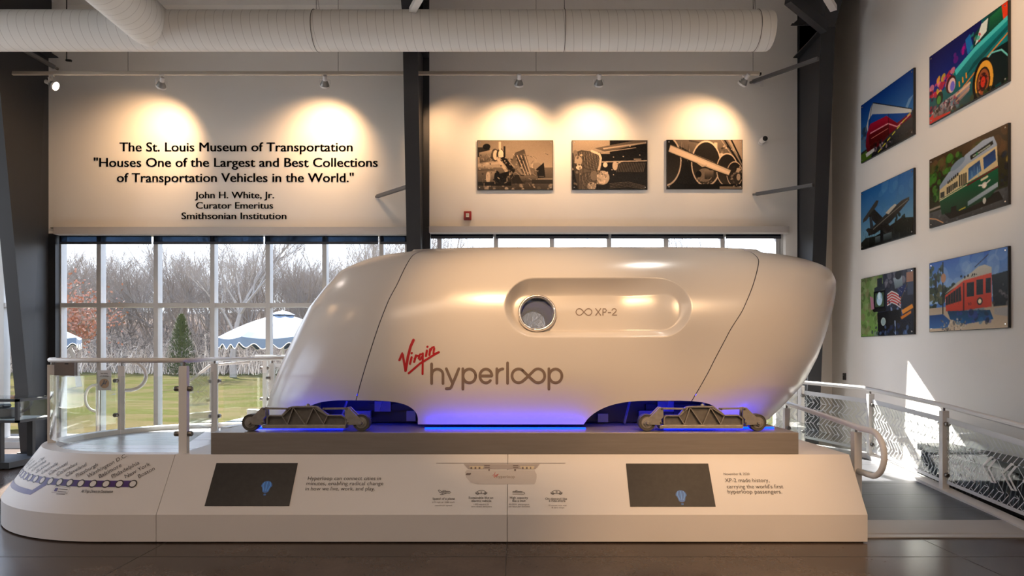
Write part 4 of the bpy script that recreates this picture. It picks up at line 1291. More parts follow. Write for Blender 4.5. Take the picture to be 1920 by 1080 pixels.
c.ell(.50, .72, .1, .14, SEP(110)); c.ell(.42, .70, .04, .07, SEP(18)); c.rect(.50, .62, .62, .8, SEP(120), SEP(40)); c.strokes(16, (.4, .75, .6, .9), .08, .012, SEPS[2:5], .8, 2.2); c.rect(.1, .9, 1, 1, SEP(16)); c.rect(.7, .95, 1, 1, SEP(120))
c.poly([(.05, .09), (.6, .44), (.85, .62), (.82, .72), (.62, .62), (.02, .24)], SEP(190)); c.poly([(.05, .13), (.84, .66), (.82, .70), (.03, .23)], SEP(215)); c.line([(.05, .10), (.85, .615)], .018, SEP(60)); c.line([(.02, .25), (.62, .62), (.8, .72)], .02, SEP(40))
c.line([(.40, .46), (.47, .54), (.52, .52)], .03, SEP(180)); c.ell(.95, .62, .03, .05, SEP(180)); c.ell(.95, .76, .025, .07, SEP(170)); c.blobs(26, (.86, .55, 1, .95), .03, SEPS, .7); c.grain(6)
back_pic(1250, 1392, 262, 354.5, c, 'right sepia picture of driving wheels and a connecting rod')

# colour pictures on the right wall
def right_pic(yfar, ynear, z0, z1, cv, label):
    picture(label, cv, (XW - .002, yfar, z1), (XW - .002, ynear, z1), (XW - .002, yfar, z0), (-1, 0, 0), 'colour pictures on the right wall')
# red streamlined train
c = Cv(base=(60, 120, 180)); c.rect(0, 0, 1, .95, (14, 58, 138), (70, 140, 190)); c.poly([(.92, .42), (1, .40), (.82, .68), (.76, .70)], (150, 185, 215), None, .6)
c.blobs(16, (0, .45, .15, .95), .09, [(40, 50, 60), (90, 110, 130)], .5); c.poly([(.0, .82), (.35, .78), (1, .62), (1, 1), (0, 1)], (58, 60, 66), (30, 32, 36)); c.poly([(0, .86), (.25, .82), (.22, 1), (0, 1)], (70, 100, 30))
c.poly([(.12, .42), (.2, .16), (.25, .10), (.97, .60), (.97, .65), (.30, .36), (.16, .60)], (165, 172, 180), (215, 215, 210)); c.poly([(.16, .34), (.24, .28), (.97, .66), (.9, .72), (.7, .68), (.15, .5)], (20, 70, 150))
c.line([(.18, .46), (.22, .16), (.26, .10), (.97, .6)], .014, (30, 30, 35)); c.poly([(.12, .56), (.2, .42), (.52, .46), (.72, .68), (.95, .64), (.97, .72), (.6, .78), (.3, .90), (.15, .92), (.10, .75)], (170, 18, 50), (70, 8, 14))
c.poly([(.16, .60), (.55, .60), (.56, .78), (.2, .86)], (95, 12, 18), (60, 14, 10)); c.line([(.2, .58), (.55, .60), (.72, .74), (.95, .67)], .018, (235, 150, 160)); c.line([(.22, .68), (.55, .68)], .01, (220, 120, 110)); c.line([(.56, .46), (.56, .8)], .012, (60, 10, 15))
c.poly([(.10, .88), (.3, .86), (.28, .92), (.12, .95)], (205, 205, 200)); c.blobs(22, (.25, .82, .7, .95), .04, [(20, 20, 24), (150, 130, 140), (50, 50, 56)], .8)
for k in range(7): c.line([(.36 + k * .09, .97 - k * .05), (.41 + k * .09, .945 - k * .05)], .018, (215, 210, 60))
c.grain(3); right_pic(9.79, 8.487, 4.425, 5.295, c, 'picture of a red streamlined train under a blue sky, upper left on the right wall')
# teal vintage car
c = Cv(base=(10, 90, 100)); c.rect(0, 0, .7, .62, (20, 20, 90), (12, 40, 140)); c.blobs(26, (0, .42, .36, .62), .06, [(230, 70, 130), (240, 130, 150), (240, 190, 40), (200, 40, 60)], .8); c.blobs(6, (.36, .2, .5, .34), .06, [(210, 20, 140), (120, 20, 140)], .7); c.poly([(.5, .12), (.56, .08), (.60, .3), (.53, .34)], (20, 110, 190))
c.poly([(.60, .14), (.8, 0), (1, 0), (1, .3), (.6, .42)], (20, 70, 60), (10, 40, 40)); c.poly([(.7, .06), (.78, .04), (.76, .2), (.62, .28)], (220, 235, 235)); c.poly([(.8, .05), (1, 0), (1, .2), (.78, .28)], (30, 120, 70), (10, 60, 50)); c.poly([(.93, 0), (1, 0), (1, .2), (.95, .2)], (220, 60, 30)); c.blobs(8, (.55, .1, .75, .3), .04, [(200, 30, 40), (40, 160, 140)], .7)
c.poly([(.06, .74), (.2, .62), (.36, .46), (.62, .32), (1, .20), (1, 1), (.35, 1), (.3, .9), (.05, .9)], (18, 148, 158), (8, 62, 66)); c.poly([(.36, .44), (.62, .30), (1, .18), (1, .24), (.62, .37), (.38, .52)], (70, 200, 205)); c.line([(.42, .78), (.7, .58), (1, .40)], .02, (215, 130, 50)); c.poly([(.5, .62), (1, .36), (1, .30), (.6, .5)], (6, 90, 96), (8, 70, 74))
for k in range(3): c.line([(.42 + k * .045, .64 - k * .03), (.425 + k * .045, .70 - k * .03)], .024, (235, 150, 30))
c.ell(.31, .60, .07, .12, (70, 30, 30)); c.ell(.32, .62, .05, .10, (235, 200, 200)); c.ell(.33, .64, .03, .07, (120, 110, 220)); c.ell(.15, .70, .05, .09, (30, 40, 30)); c.ell(.14, .72, .03, .06, (70, 140, 60))
c.poly([(.60, .80), (.70, .62), (.85, .50), (1, .50), (1, .95), (.6, 1)], (8, 26, 28)); c.line([(.60, .82), (.68, .64), (.82, .52), (.93, .56), (1, .68)], .02, (110, 205, 205))
c.ell(.72, .82, .13, .30, (12, 10, 10)); c.ell(.73, .82, .108, .255, (232, 170, 58)); c.ell(.72, .83, .082, .19, (25, 12, 10)); c.ell(.72, .83, .07, .165, (150, 80, 40)); c.ell(.72, .83, .05, .12, (60, 26, 20)); c.ell(.72, .83, .028, .07, (210, 50, 30)); c.blobs(24, (.66, .70, .78, .96), .018, [(220, 140, 80), (40, 20, 16), (180, 60, 40)], .8)
c.poly([(.03, .86), (.2, .78), (.38, .76), (.56, .72), (.55, .84), (.4, .92), (.1, .99), (.02, .95)], (190, 175, 180), (80, 70, 80)); c.blobs(70, (.03, .78, .42, .97), .035, [(225, 215, 220), (60, 40, 60), (160, 60, 80), (80, 120, 140), (30, 20, 24)], .75); c.line([(.38, .80), (.56, .74)], .03, (225, 190, 150)); c.line([(.38, .88), (.55, .81)], .02, (190, 150, 120))
c.poly([(0, .93), (.3, .97), (.3, 1), (0, 1)], (190, 30, 24)); c.poly([(0, .9), (.06, .88), (.06, 1), (0, 1)], (200, 30, 30)); c.blobs(10, (0, .55, .06, .85), .05, [(190, 20, 40), (30, 20, 60)], .8); c.blobs(14, (.3, .95, 1, 1), .05, [(14, 18, 16), (40, 60, 30)], .8); c.grain(4)
right_pic(8.165, 6.851, 4.432, 5.284, c, 'picture of a teal vintage car with a whitewall wheel, upper right on the right wall')
# jet on a pole
c = Cv(base=(60, 110, 160)); c.rect(0, 0, 1, 1, (34, 92, 158), (120, 160, 175)); c.blobs(20, (.2, .05, 1, .5), .16, [(90, 140, 190), (60, 115, 175)], .25)
c.poly([(0, .88), (.1, .82), (.3, .84), (.5, .8), (.7, .76), (.85, .7), (1, .74), (1, 1), (0, 1)], (40, 46, 40), (16, 18, 16)); c.strokes(60, (0, .7, 1, .95), .14, .007, [(26, 30, 26), (60, 66, 58)], .8, PI / 2); c.blobs(16, (.68, .62, .86, .9), .06, [(24, 30, 22)], .8); c.rect(.3, .86, .62, .97, (120, 140, 150), (40, 46, 48), .6); c.rect(.40, .68, .46, .98, (20, 20, 22))
c.poly([(.05, .48), (.32, .25), (.37, .27), (.34, .34), (.12, .52), (.04, .54)], (60, 58, 54)); c.poly([(.16, .46), (.28, .38), (.52, .66), (.66, .86), (.5, .86)], (42, 40, 38)); c.poly([(.15, .72), (.55, .52), (.80, .42), (.93, .41), (.93, .46), (.82, .54), (.6, .70), (.3, .80), (.16, .80)], (64, 62, 58), (34, 32, 30)); c.poly([(.50, .52), (.60, .46), (.68, .43), (.71, .46), (.56, .56)], (185, 180, 165)); c.line([(.2, .74), (.62, .56), (.9, .45)], .012, (130, 125, 115))
c.poly([(.18, .50), (.22, .48), (.27, .68), (.2, .72)], (50, 54, 58)); c.poly([(.10, .68), (.16, .66), (.3, .74), (.2, .8)], (44, 42, 40)); c.poly([(.5, .78), (.8, .68), (.82, .71), (.55, .84)], (36, 34, 32)); c.grain(3)
right_pic(9.79, 8.487, 3.122, 3.990, c, 'picture of a dark jet aeroplane against the sky, middle left on the right wall')
# green and cream streetcar
c = Cv(base=(30, 50, 24)); c.rect(0, 0, 1, 1, (60, 46, 30), (24, 36, 18)); c.blobs(130, (0, .1, .75, .62), .07, [(28, 70, 22), (44, 96, 30), (18, 44, 14), (60, 120, 40)], .8); c.blobs(18, (.5, -.05, 1, .3), .14, [(96, 70, 44), (70, 52, 34)], .5); c.blobs(8, (0, .05, .25, .2), .1, [(96, 70, 44)], .6)
c.rect(0, .78, 1, 1, (80, 84, 86), (60, 62, 64)); c.blobs(50, (0, .8, 1, 1), .03, [(100, 104, 106), (54, 56, 58)], .5); c.line([(0, .74), (.3, .73)], .03, (150, 140, 130)); c.line([(0, .86), (.1, .90), (.2, .98)], .016, (200, 150, 110)); c.poly([(.2, .84), (.9, .80), (.95, .92), (.3, .96)], (16, 18, 18))
c.poly([(.15, .44), (.28, .30), (.42, .26), (.50, .16), (.72, .07), (.84, .08), (.88, .20), (.88, .26), (.5, .32), (.15, .52)], (165, 180, 200), (130, 145, 165)); c.ell(.40, .24, .10, .05, (120, 140, 160), None, 1, -.3)
c.poly([(.15, .50), (.4, .38), (.52, .30), (.88, .22), (.89, .50), (.52, .56), (.15, .64)], (214, 196, 150), (196, 180, 140))
for k in range(6): c.rect(.26 + k * .026, .42 - k * .012, .28 + k * .026, .46 - k * .012, (40, 40, 36)); c.rect(.25 + k * .026, .50 - k * .006, .27 + k * .026, .60 - k * .01, (34, 40, 40))
for k in range(4): c.rect(.42 + k * .027, .40, .437 + k * .027, .56, (30, 34, 32))
c.rect(.16, .54, .22, .62, (60, 64, 60)); c.poly([(.56, .20), (.83, .13), (.84, .18), (.57, .26)], (20, 26, 24)); c.line([(.60, .225), (.80, .175)], .02, (150, 165, 150)); c.ell(.645, .215, .012, .02, (60, 140, 90))
c.poly([(.54, .36), (.68, .31), (.70, .46), (.54, .53)], (24, 60, 110), (70, 120, 170)); c.poly([(.72, .30), (.86, .25), (.87, .40), (.73, .46)], (16, 50, 104), (30, 80, 140)); c.strokes(12, (.56, .34, .68, .5), .12, .01, [(140, 180, 205)], .5, PI / 2)
c.poly([(.15, .64), (.52, .55), (.89, .48), (.90, .74), (.80, .84), (.5, .90), (.18, .86)], (10, 96, 60), (6, 46, 30)); c.line([(.52, .58), (.89, .49)], .022, (96, 24, 30)); c.line([(.15, .655), (.52, .57)], .012, (220, 205, 165)); c.poly([(.53, .80), (.89, .68), (.89, .74), (.53, .86)], (175, 190, 200), (110, 130, 140))
c.ell(.735, .66, .03, .04, (205, 200, 190)); c.ell(.735, .665, .016, .028, (235, 225, 205)); c.line([(.67, .64), (.72, .655)], .018, (220, 220, 215)); c.line([(.75, .65), (.80, .62)], .018, (220, 220, 215)); c.line([(.70, .58), (.77, .565)], .03, (210, 205, 170)); c.ell(.735, .86, .02, .04, (190, 190, 180)); c.rect(.31, .80, .38, .92, (14, 16, 16)); c.line([(.42, .88), (.50, .865)], .012, (210, 190, 60)); c.blobs(12, (.92, .3, 1, .75), .05, [(24, 40, 60), (150, 130, 60), (20, 24, 30)], .7); c.grain(3)
right_pic(8.165, 6.851, 3.134, 3.993, c, 'picture of a green and cream streetcar, middle right on the right wall')
# lantern and flag on an engine
c = Cv(base=(90, 110, 70)); c.rect(0, 0, .5, 1, (120, 140, 96), (110, 150, 74)); c.blobs(90, (0, 0, .45, .95), .08, [(100, 128, 70), (74, 96, 56), (140, 160, 110), (130, 120, 92)], .6); c.strokes(60, (0, .5, .4, 1), .1, .008, [(150, 180, 110), (84, 110, 50)], .6, 1.2)
c.poly([(.45, 0), (1, 0), (1, 1), (.35, 1), (.35, .6), (.45, .5)], (54, 58, 74), (24, 28, 38)); c.blobs(30, (.45, 0, 1, .3), .08, [(96, 96, 110), (40, 40, 52), (120, 120, 132)], .6); c.poly([(.65, .10), (.80, .07), (.82, .24), (.68, .27)], (150, 165, 175), (90, 104, 112)); c.ell(.74, .06, .06, .07, (26, 28, 34)); c.rect(.88, .05, 1, .2, (150, 110, 90)); c.rect(.9, .2, 1, .4, (60, 70, 90))
c.poly([(.28, .20), (.48, .14), (.50, .24), (.28, .28)], (50, 56, 66)); c.rect(.34, .05, .44, .2, (46, 50, 60)); c.rect(.27, .26, .50, .55, (20, 22, 24)); c.rect(.30, .29, .47, .52, (66, 84, 60)); c.ell(.385, .39, .06, .11, (130, 165, 185)); c.ell(.385, .43, .05, .07, (175, 205, 225)); c.ell(.38, .34, .03, .06, (205, 225, 235)); c.poly([(.24, .55), (.52, .55), (.5, .6), (.27, .6)], (28, 28, 30))
for k in range(9): c.line([(.54, .34 + k * .022), (.62, .30 + k * .022), (.70, .34 + k * .022), (.78, .40 + k * .022)], .017, (200, 60, 60) if k % 2 else (225, 215, 210))
c.poly([(.72, .28), (.86, .22), (.90, .30), (.76, .42)], (34, 44, 88)); c.blobs(10, (.74, .26, .86, .36), .008, [(220, 220, 230)]); c.line([(.9, .22), (.76, .5)], .012, (90, 80, 60))
c.poly([(.19, .32), (.26, .36), (.28, .54), (.22, .56)], (170, 120, 140)); c.blobs(40, (.55, .45, .86, .75), .03, [(60, 76, 120), (130, 150, 190), (28, 34, 50)], .7); c.poly([(.80, .62), (.98, .54), (1, .60), (.82, .68)], (222, 140, 50)); c.poly([(.78, .72), (.96, .64), (.96, .68), (.8, .76)], (206, 120, 40))
c.poly([(.34, .62), (.8, .60), (.74, .95), (.36, .96)], (22, 22, 24)); c.ell(.46, .77, .045, .065, (175, 190, 185)); c.ell(.46, .77, .035, .052, (140, 160, 160)); c.line([(.68, .78), (.69, .98)], .025, (150, 170, 200)); c.blobs(30, (.36, .84, .9, 1), .05, [(40, 54, 96), (90, 120, 170), (16, 18, 26)], .6); c.blobs(10, (.24, .78, .36, 1), .04, [(50, 60, 66), (120, 130, 130)], .7); c.grain(3)
right_pic(9.79, 8.487, 1.815, 2.687, c, 'picture of an engine lantern with a small flag, lower left on the right wall')
# red trolley
c = Cv(base=(80, 120, 180)); c.rect(0, 0, 1, .6, (52, 96, 178), (150, 180, 210)); c.blobs(18, (.2, .05, 1, .4), .15, [(110, 150, 205), (160, 190, 220)], .3); c.blobs(40, (0, .08, .2, .32), .045, [(34, 44, 34), (60, 74, 56)], .8); c.rect(.08, .2, .11, .45, (50, 50, 46))
c.blobs(70, (0, .38, .40, .68), .06, [(30, 40, 24), (22, 28, 20), (50, 62, 36), (90, 90, 60)], .85); c.rect(0, .66, 1, 1, (178, 160, 138), (206, 186, 160)); c.poly([(.82, .32), (1, .30), (1, .72), (.84, .72)], (24, 30, 28), (14, 16, 18)); c.blobs(26, (.84, .45, 1, .72), .04, [(12, 14, 16), (60, 54, 54), (120, 110, 110)], .7)
c.poly([(.22, .48), (.40, .34), (.58, .24), (.66, .18), (.74, .17), (.82, .22), (.82, .30), (.5, .34)], (196, 190, 174), (170, 164, 150)); c.blobs(8, (.42, .2, .7, .3), .02, [(30, 30, 30)], .9); c.line([(.62, .18), (.78, .05)], .012, (30, 30, 30)); c.poly([(.23, .50), (.48, .33), (.82, .29), (.82, .72), (.50, .74), (.24, .72)], (214, 74, 44), (196, 60, 36))
c.poly([(.24, .52), (.44, .40), (.45, .60), (.24, .64)], (30, 36, 36)); 
for k in range(5): c.line([(.27 + k * .035, .48 - k * .02), (.27 + k * .035, .64)], .008, (150, 56, 40))
c.rect(.47, .36, .49, .74, (90, 30, 24)); c.rect(.52, .37, .61, .56, (26, 32, 34)); c.rect(.64, .35, .72, .55, (28, 34, 36)); c.rect(.75, .35, .81, .54, (26, 30, 34)); c.ell(.68, .635, .035, .05, (40, 36, 30)); c.ell(.68, .635, .02, .03, (240, 230, 190)); c.line([(.54, .64), (.545, .67)], .012, (60, 20, 20)); c.ell(.565, .655, .012, .018, (60, 20, 20), None, 1, 0, .4)
c.poly([(.49, .735), (.74, .72), (.72, .77), (.52, .78)], (130, 140, 140)); c.poly([(.26, .72), (.8, .76), (.84, .88), (.5, .92), (.3, .84)], (26, 60, 90), (30, 90, 150)); c.blobs(20, (.4, .76, .8, .92), .06, [(40, 110, 170), (60, 70, 160), (14, 30, 50)], .5)
c.poly([(0, .76), (.2, .76), (.30, .86), (.26, .96), (0, .95)], (36, 70, 130), (60, 110, 170)); c.blobs(60, (.15, .84, .5, 1), .02, [(220, 210, 195), (140, 130, 120), (90, 90, 96)], .8); c.rect(.19, .02, .205, .76, (26, 26, 28)); c.ell(.205, .25, .035, .065, (176, 130, 100)); c.poly([(.85, .74), (1, .74), (1, .86), (.85, .82)], (170, 165, 160)); c.grain(3)
right_pic(8.165, 6.851, 1.832, 2.695, c, 'picture of a red trolley car, lower right on the right wall')

# ------------------------------------------------------------------ ramp round the back and right of the plinth
M_RAMP = plank_mat('ramp_board', 'Y', 0.41, (0.085, 0.088, 0.097), (0.02, 0.02, 0.022), 0.38)
M_LIP = mat('ramp_lip', (0.46, 0.44, 0.43), 0.45, 0.2)
XRI, XRO = 2.93, 4.40
def zr(y): return 0.05 + (y - 5.9) / 12.0
rp = thing('ramp', 'grey boarded ramp with white kerb climbing beside the right end of the plinth', 'ramp', (3.7, 7.5, 0))
m = MB(); m.hexa([(XRI, 5.9, .0), (XRO, 5.9, .0), (XRO, 8.35, 0), (XRI, 8.35, 0), (XRI, 5.9, .05), (XRO, 5.9, .05), (XRO, 8.35, zr(8.35)), (XRI, 8.35, zr(8.35))])
zl = zr(8.35)
m.prism([(XRI, 8.35, zl), (XRO, 8.35, zl), (3.95, 9.0, zl), (3.4, 9.62, zl), (XRI - .1, 9.62, zl), (XRI - .1, 8.35, zl)], (0, 0, -zl + .001))
m.hexa([(-2.2, 8.36, 0), (XRI - .1, 8.36, 0), (XRI - .1, 9.62, 0), (-2.2, 9.62, 0), (-2.2, 8.36, .63), (XRI - .1, 8.36, zl), (XRI - .1, 9.62, zl), (-2.2, 9.62, .63)])
m.prism([(-4.0, 8.36, .632), (-2.2, 8.36, .632), (-2.2, 9.62, .632), (-4.0, 9.62, .632)], (0, 0, -.63))
obj('ramp_boards', m, M_RAMP, rp)
m = MB(); m.hexa([(XRI - .02, 5.57, .002), (XRO + .3, 5.57, .002), (XRO + .3, 5.9, .002), (XRI - .02, 5.9, .002), (XRI - .02, 5.60, .016), (XRO + .3, 5.60, .016), (XRO + .02, 5.9, .052), (XRI - .02, 5.9, .052)])
obj('threshold', m, M_LIP, rp); m = MB(); m.box((XRI - .02, 5.49, .001), (XW - .01, 5.565, .012)); obj('threshold_strip', m, M_LIP, rp)
m = MB()
m.hexa([(XRO, 5.55, 0), (XRO + .13, 5.45, 0), (XRO + .13, 8.2, 0), (XRO, 8.2, 0), (XRO, 5.55, .03), (XRO + .13, 5.45, .03), (XRO + .13, 8.2, zr(8.2) + .05), (XRO, 8.2, zr(8.2) + .05)])
m.hexa([(XRO, 8.2, 0), (XRO + .13, 8.2, 0), (4.05, 9.1, 0), (3.93, 9.03, 0), (XRO, 8.2, zl + .05), (XRO + .13, 8.2, zl + .05), (4.05, 9.1, zl + .06), (3.93, 9.03, zl + .06)])
m.hexa([(3.93, 9.03, 0), (4.05, 9.1, 0), (3.4, 9.74, 0), (3.35, 9.62, 0), (3.93, 9.03, zl + .06), (4.05, 9.1, zl + .06), (3.4, 9.74, zl + .06), (3.35, 9.62, zl + .06)])
m.hexa([(-4.0, 9.62, 0), (3.4, 9.62, 0), (3.4, 9.74, 0), (-4.0, 9.74, 0), (-4.0, 9.62, .74), (3.4, 9.62, zl + .06), (3.4, 9.74, zl + .06), (-4.0, 9.74, .74)])
obj('kerb', m, M_WHITE, rp)

RAILR = .0225
def post(parent, base, top, w=.07, t=.045, yaw=0.0):
    b = Vector(base)
    c, s = math.cos(yaw), math.sin(yaw)
    m = MB()
    q = [(-w / 2, -t / 2), (w / 2, -t / 2), (w / 2, t / 2), (-w / 2, t / 2)]
    P = [(b.x + x * c - y * s, b.y + x * s + y * c) for x, y in q]
    m.hexa([(x, y, b.z) for x, y in P] + [(x, y, top - .035) for x, y in P])
    o = obj('post', m, M_WHITE, parent, bevel=.002)
    m = MB(); m.tube([(b.x, b.y, top - .04), (b.x, b.y, top)], .011, 10); obj('saddle', m, M_CLAMP, o)
    return o
def clamp(parent, p, d=(1, 0, 0)):
    m = MB(); p = Vector(p); d = Vector(d).normalized()
    m.lathe([(-.028, 0), (-.028, .019), (-.022, .024), (.022, .024), (.028, .019), (.028, 0)], p, d, 14); obj('glass_clamp', m, M_CLAMP, parent, True, sharp=40)
def pane(parent, a, b, za0, za1, zb0, zb1, name='glass_panel'):
    a, b = Vector((a[0], a[1], 0)), Vector((b[0], b[1], 0))
    n = (b - a).cross(Vector((0, 0, 1))).normalized() * .005
    m = MB(); m.hexa([Vector((a.x, a.y, za0)) - n, Vector((b.x, b.y, zb0)) - n, Vector((b.x, b.y, zb0)) + n, Vector((a.x, a.y, za0)) + n, Vector((a.x, a.y, za1)) - n, Vector((b.x, b.y, zb1)) - n, Vector((b.x, b.y, zb1)) + n, Vector((a.x, a.y, za1)) + n])
    return obj(name, m, G_RAIL, parent)
M_FRIT = mat('white_printed_pattern', (0.70, 0.71, 0.73), 0.4)
def frit(parent, a, b, za0, za1, zb0, zb1, logos=()):
    """white zigzag brick pattern printed on the pane"""
    a2, b2 = np.array(a, float), np.array(b, float)
    L = np.linalg.norm(b2 - a2); Hh = ((za1 - za0) + (zb1 - zb0)) / 2
    nrm = np.array([(b2 - a2)[1], -(b2 - a2)[0]]) / L
    if nrm @ a2 > 0: nrm = -nrm
    def fn(s, t):
        k = s / L; q = a2 + (b2 - a2) * k + nrm * .0065
        z0 = za0 + (zb0 - za0) * k; z1 = za1 + (zb1 - za1) * k
        return Vector((q[0], q[1], z0 + (z1 - z0) * t / Hh))
    m = MB()
    def quad(s0, t0, s1, t1, s2, t2, s3, t3): m.add([fn(s0, t0), fn(s1, t1), fn(s2, t2), fn(s3, t3)], [(0, 1, 2, 3)])
    quad(0, 0, L, 0, L, .035, 0, .035); quad(0, Hh - .055, L, Hh - .055, L, Hh, 0, Hh)
    lo, hi = .035, Hh - .055
    n = max(3, int(round((hi - lo) / .092))); hb = (hi - lo) / n
    w, dx, sp = .0075, .085, .062
    def seg(p, q, ww=w):
        (x0, y0), (x1, y1) = p, q
        if max(x0, x1) < 0 or min(x0, x1) > L: return
        if any(abs((x0 + x1) / 2 - s0) < h0 * .48 and abs((y0 + y1) / 2 - t0) < h0 * .66 for s0, t0, h0 in logos): return
        for (xa, lim) in ((0, 0), (0, L)):
            if x0 < 0: y0 += (y1 - y0) * (0 - x0) / (x1 - x0); x0 = 0
            if x1 < 0: y1 += (y0 - y1) * (0 - x1) / (x0 - x1); x1 = 0
            if x0 > L: y0 += (y1 - y0) * (L - x0) / (x1 - x0); x0 = L
            if x1 > L: y1 += (y0 - y1) * (L - x1) / (x0 - x1); x1 = L
        d = np.array([x1 - x0, y1 - y0]); ll = np.hypot(*d)
        if ll < 1e-4: return
        nn = np.array([-d[1], d[0]]) / ll * ww / 2
        quad(x0 - nn[0], y0 - nn[1], x1 - nn[0], y1 - nn[1], x1 + nn[0], y1 + nn[1], x0 + nn[0], y0 + nn[1])
    for k in range(n):
        y0, y1 = lo + k * hb, lo + (k + 1) * hb
        s = 1 if k % 2 else -1
        for i in range(-3, int(L / sp) + 4):
            x = i * sp
            xa, xb = (x, x + dx) if s > 0 else (x + dx, x)
            seg((xa, y0), (xb, y1))
            if i % 2 == k // 2 % 2:                 # short ends of the bricks
                seg((xb, y1), (xb + sp * s * -1 * .55, y1 + hb * .0 + .02 * (1 if k < n - 1 else 0)))
                seg((xa, y0), (xa + sp * .5, y0 + .022))
            seg((xb, y1), (xb + sp, y1)) if i % 3 == 0 and k < n - 1 else None
    obj('printed_pattern', m, M_FRIT, parent)
    if logos:
        m = MB()
        for (s, t, h) in logos:
            wch = h * .36
            q = [(s, t + h / 2), (s - wch, t), (s, t - h / 2)]
            P2 = [(s + wch * .55, t + h / 2), (s - wch * .45 + .0, t), (s + wch * .55, t - h / 2)]
            def fo(x, y): return fn(x, y) + Vector((nrm[0], nrm[1], 0)) * .0015
            stroke(m, [(s - .03, t + h / 2), (s + wch, t), (s - .03, t - h / 2), (s - .085, t - h / 2), (s + wch - .075, t), (s - .085, t + h / 2)], .026, fo, closed=True)
        obj('chevron_mark', m, M_WHITE, parent)

# right outer railing, from the near end of the ramp round the back of the vehicle
rr = thing('ramp_railing', 'white railing with zigzag printed glass along the right wall side of the ramp', 'railing', (4.45, 7.0, 0))
PT = [(4.46, 5.35), (4.46, 6.80), (4.46, 8.22), (3.97, 9.10)]
ZT_ = [.86, 1.0, 1.09, 1.15]
ZB_ = [.03, .13, .25, .31]
for i, (p, z1, z0) in enumerate(zip(PT, ZT_, ZB_)):
    po = post(rr, (p[0], p[1], z0), z1, .07, .06, 0 if i < 3 else .5)
    for zz in (z0 + .17, z1 - .17):
        clamp(po, (p[0] - .0, p[1] - .05, zz), (0, 1, 0)); clamp(po, (p[0] - .0, p[1] + .05, zz), (0, 1, 0))
hr = MB(); hr.tube([(4.46, 4.9, .845), (4.46, 5.35, .88), (4.46, 6.80, 1.02), (4.46, 8.20, 1.11), (4.43, 8.32, 1.125), (3.97, 9.10, 1.165), (3.4, 9.68, 1.18), (1.0, 9.68, 1.32), (-1.0, 9.68, 1.45), (-2.3, 9.68, 1.51), (-3.9, 9.68, 1.52)], .026, 12)
obj('handrail', hr, M_WHITE, rr, True)
for i in range(3):
    a, b = PT[i], PT[i + 1]
    d = Vector((b[0] - a[0], b[1] - a[1])); d.normalize()
    a2 = (a[0] + d.x * .05, a[1] + d.y * .05); b2 = (b[0] - d.x * .05, b[1] - d.y * .05)
    z = (ZB_[i] + .08, ZT_[i] - .10, ZB_[i + 1] + .08, ZT_[i + 1] - .10)
    pane(rr, a2, b2, *z)
    lg = [(1.03, .33, .20), (1.25, .315, .20), (.80, .345, .20)] if i == 0 else ()
    if i == 0: lg = [(.74, .31, .23), (.49, .31, .23), (.24, .31, .23)]
    frit(rr, a2, b2, *z, logos=lg)
BK = [(3.40, 9.68, .32, 1.17), (2.0, 9.68, .36, 1.25), (.5, 9.68, .46, 1.34), (-1.0, 9.68, .58, 1.44), (-2.4, 9.68, .68, 1.50), (-3.75, 9.68, .74, 1.52)]
for i, (x, y, z0, z1) in enumerate(BK):
    po = post(rr, (x, y, z0), z1, .06, .06)
    for zz in (z0 + .15, z1 - .17): clamp(po, (x - .05, y, zz)); clamp(po, (x + .05, y, zz))
    if i:
        p = BK[i - 1]; z = (z0 + .08, z1 - .10, p[2] + .08, p[3] - .10)
        pane(rr, (x + .05, y), (p[0] - .05, y), *z); frit(rr, (x + .05, y), (p[0] - .05, y), *z)
z = (.32 + .08, 1.17 - .10, .31 + .08, 1.05)
pane(rr, (3.44, 9.64), (3.93, 9.14), *z); frit(rr, (3.44, 9.64), (3.93, 9.14), *z)

# inner handrail along the right end of the plinth, with its looped end
ir = thing('looped_handrail', 'pale handrail with a looped end beside the right end of the plinth', 'handrail', (3.0, 6.4, 0))
XI = 3.0
post(ir, (XI, 5.76, .045), .90, .066, .07); post(ir, (XI, 7.25, .16), .99, .06, .06)
m = MB()
loop = [(XI, 7.45, 1.025), (XI, 7.25, 1.012), (XI, 5.95, .925), (XI, 5.82, .914), (XI, 5.70, .905), (XI, 5.52, .905)]
loop += [(XI, 5.52 - .20 * math.sin(t), .715 + .19 * math.cos(t)) for t in np.linspace(.15, PI - .15, 14)] + [(XI, 5.54, .525), (XI, 5.75, .525)]
m.tube(loop, .025, 14); obj('handrail', m, M_WHITE, ir, True)
pane(ir, (XI, 5.83), (XI, 7.18), .2, .74, .3, .86)
for p in ((XI, 5.80, .35), (XI, 7.2, .74), (XI, 7.2, .4)): clamp(ir, p, (0, 1, 0))

# ------------------------------------------------------------------ railing of the rounded deck
dr_ = thing('deck_railing', 'white curved railing with clear glass round the left end of the plinth', 'railing', (-3.8, 6.6, ZT))
RM = 1.28
def rim(a): t = math.radians(a); return (XC - RM * math.sin(t), YC0 - RM * math.cos(t))
A_ = 63; Gt = 116
pa = rim(A_); pg = rim(Gt)
pB = (-2.935, 5.73); pC = (-3.42, 7.35); pD = (-3.12, 8.28)
ZRL = 1.475
oA = post(dr_, (pa[0], pa[1], ZT), ZRL + .01, .055, .07, math.radians(-A_)); oB = post(dr_, (pB[0], pB[1], ZT), ZRL + .01, .072, .05); oG = post(dr_, (pg[0], pg[1], ZT), ZRL - .02, .06, .07, math.radians(Gt)); oC = post(dr_, (pC[0], pC[1], ZT - .05), ZRL + .01, .066, .05, .2); oD = post(dr_, (pD[0], pD[1], ZT), ZRL, .06, .05)
m = MB()
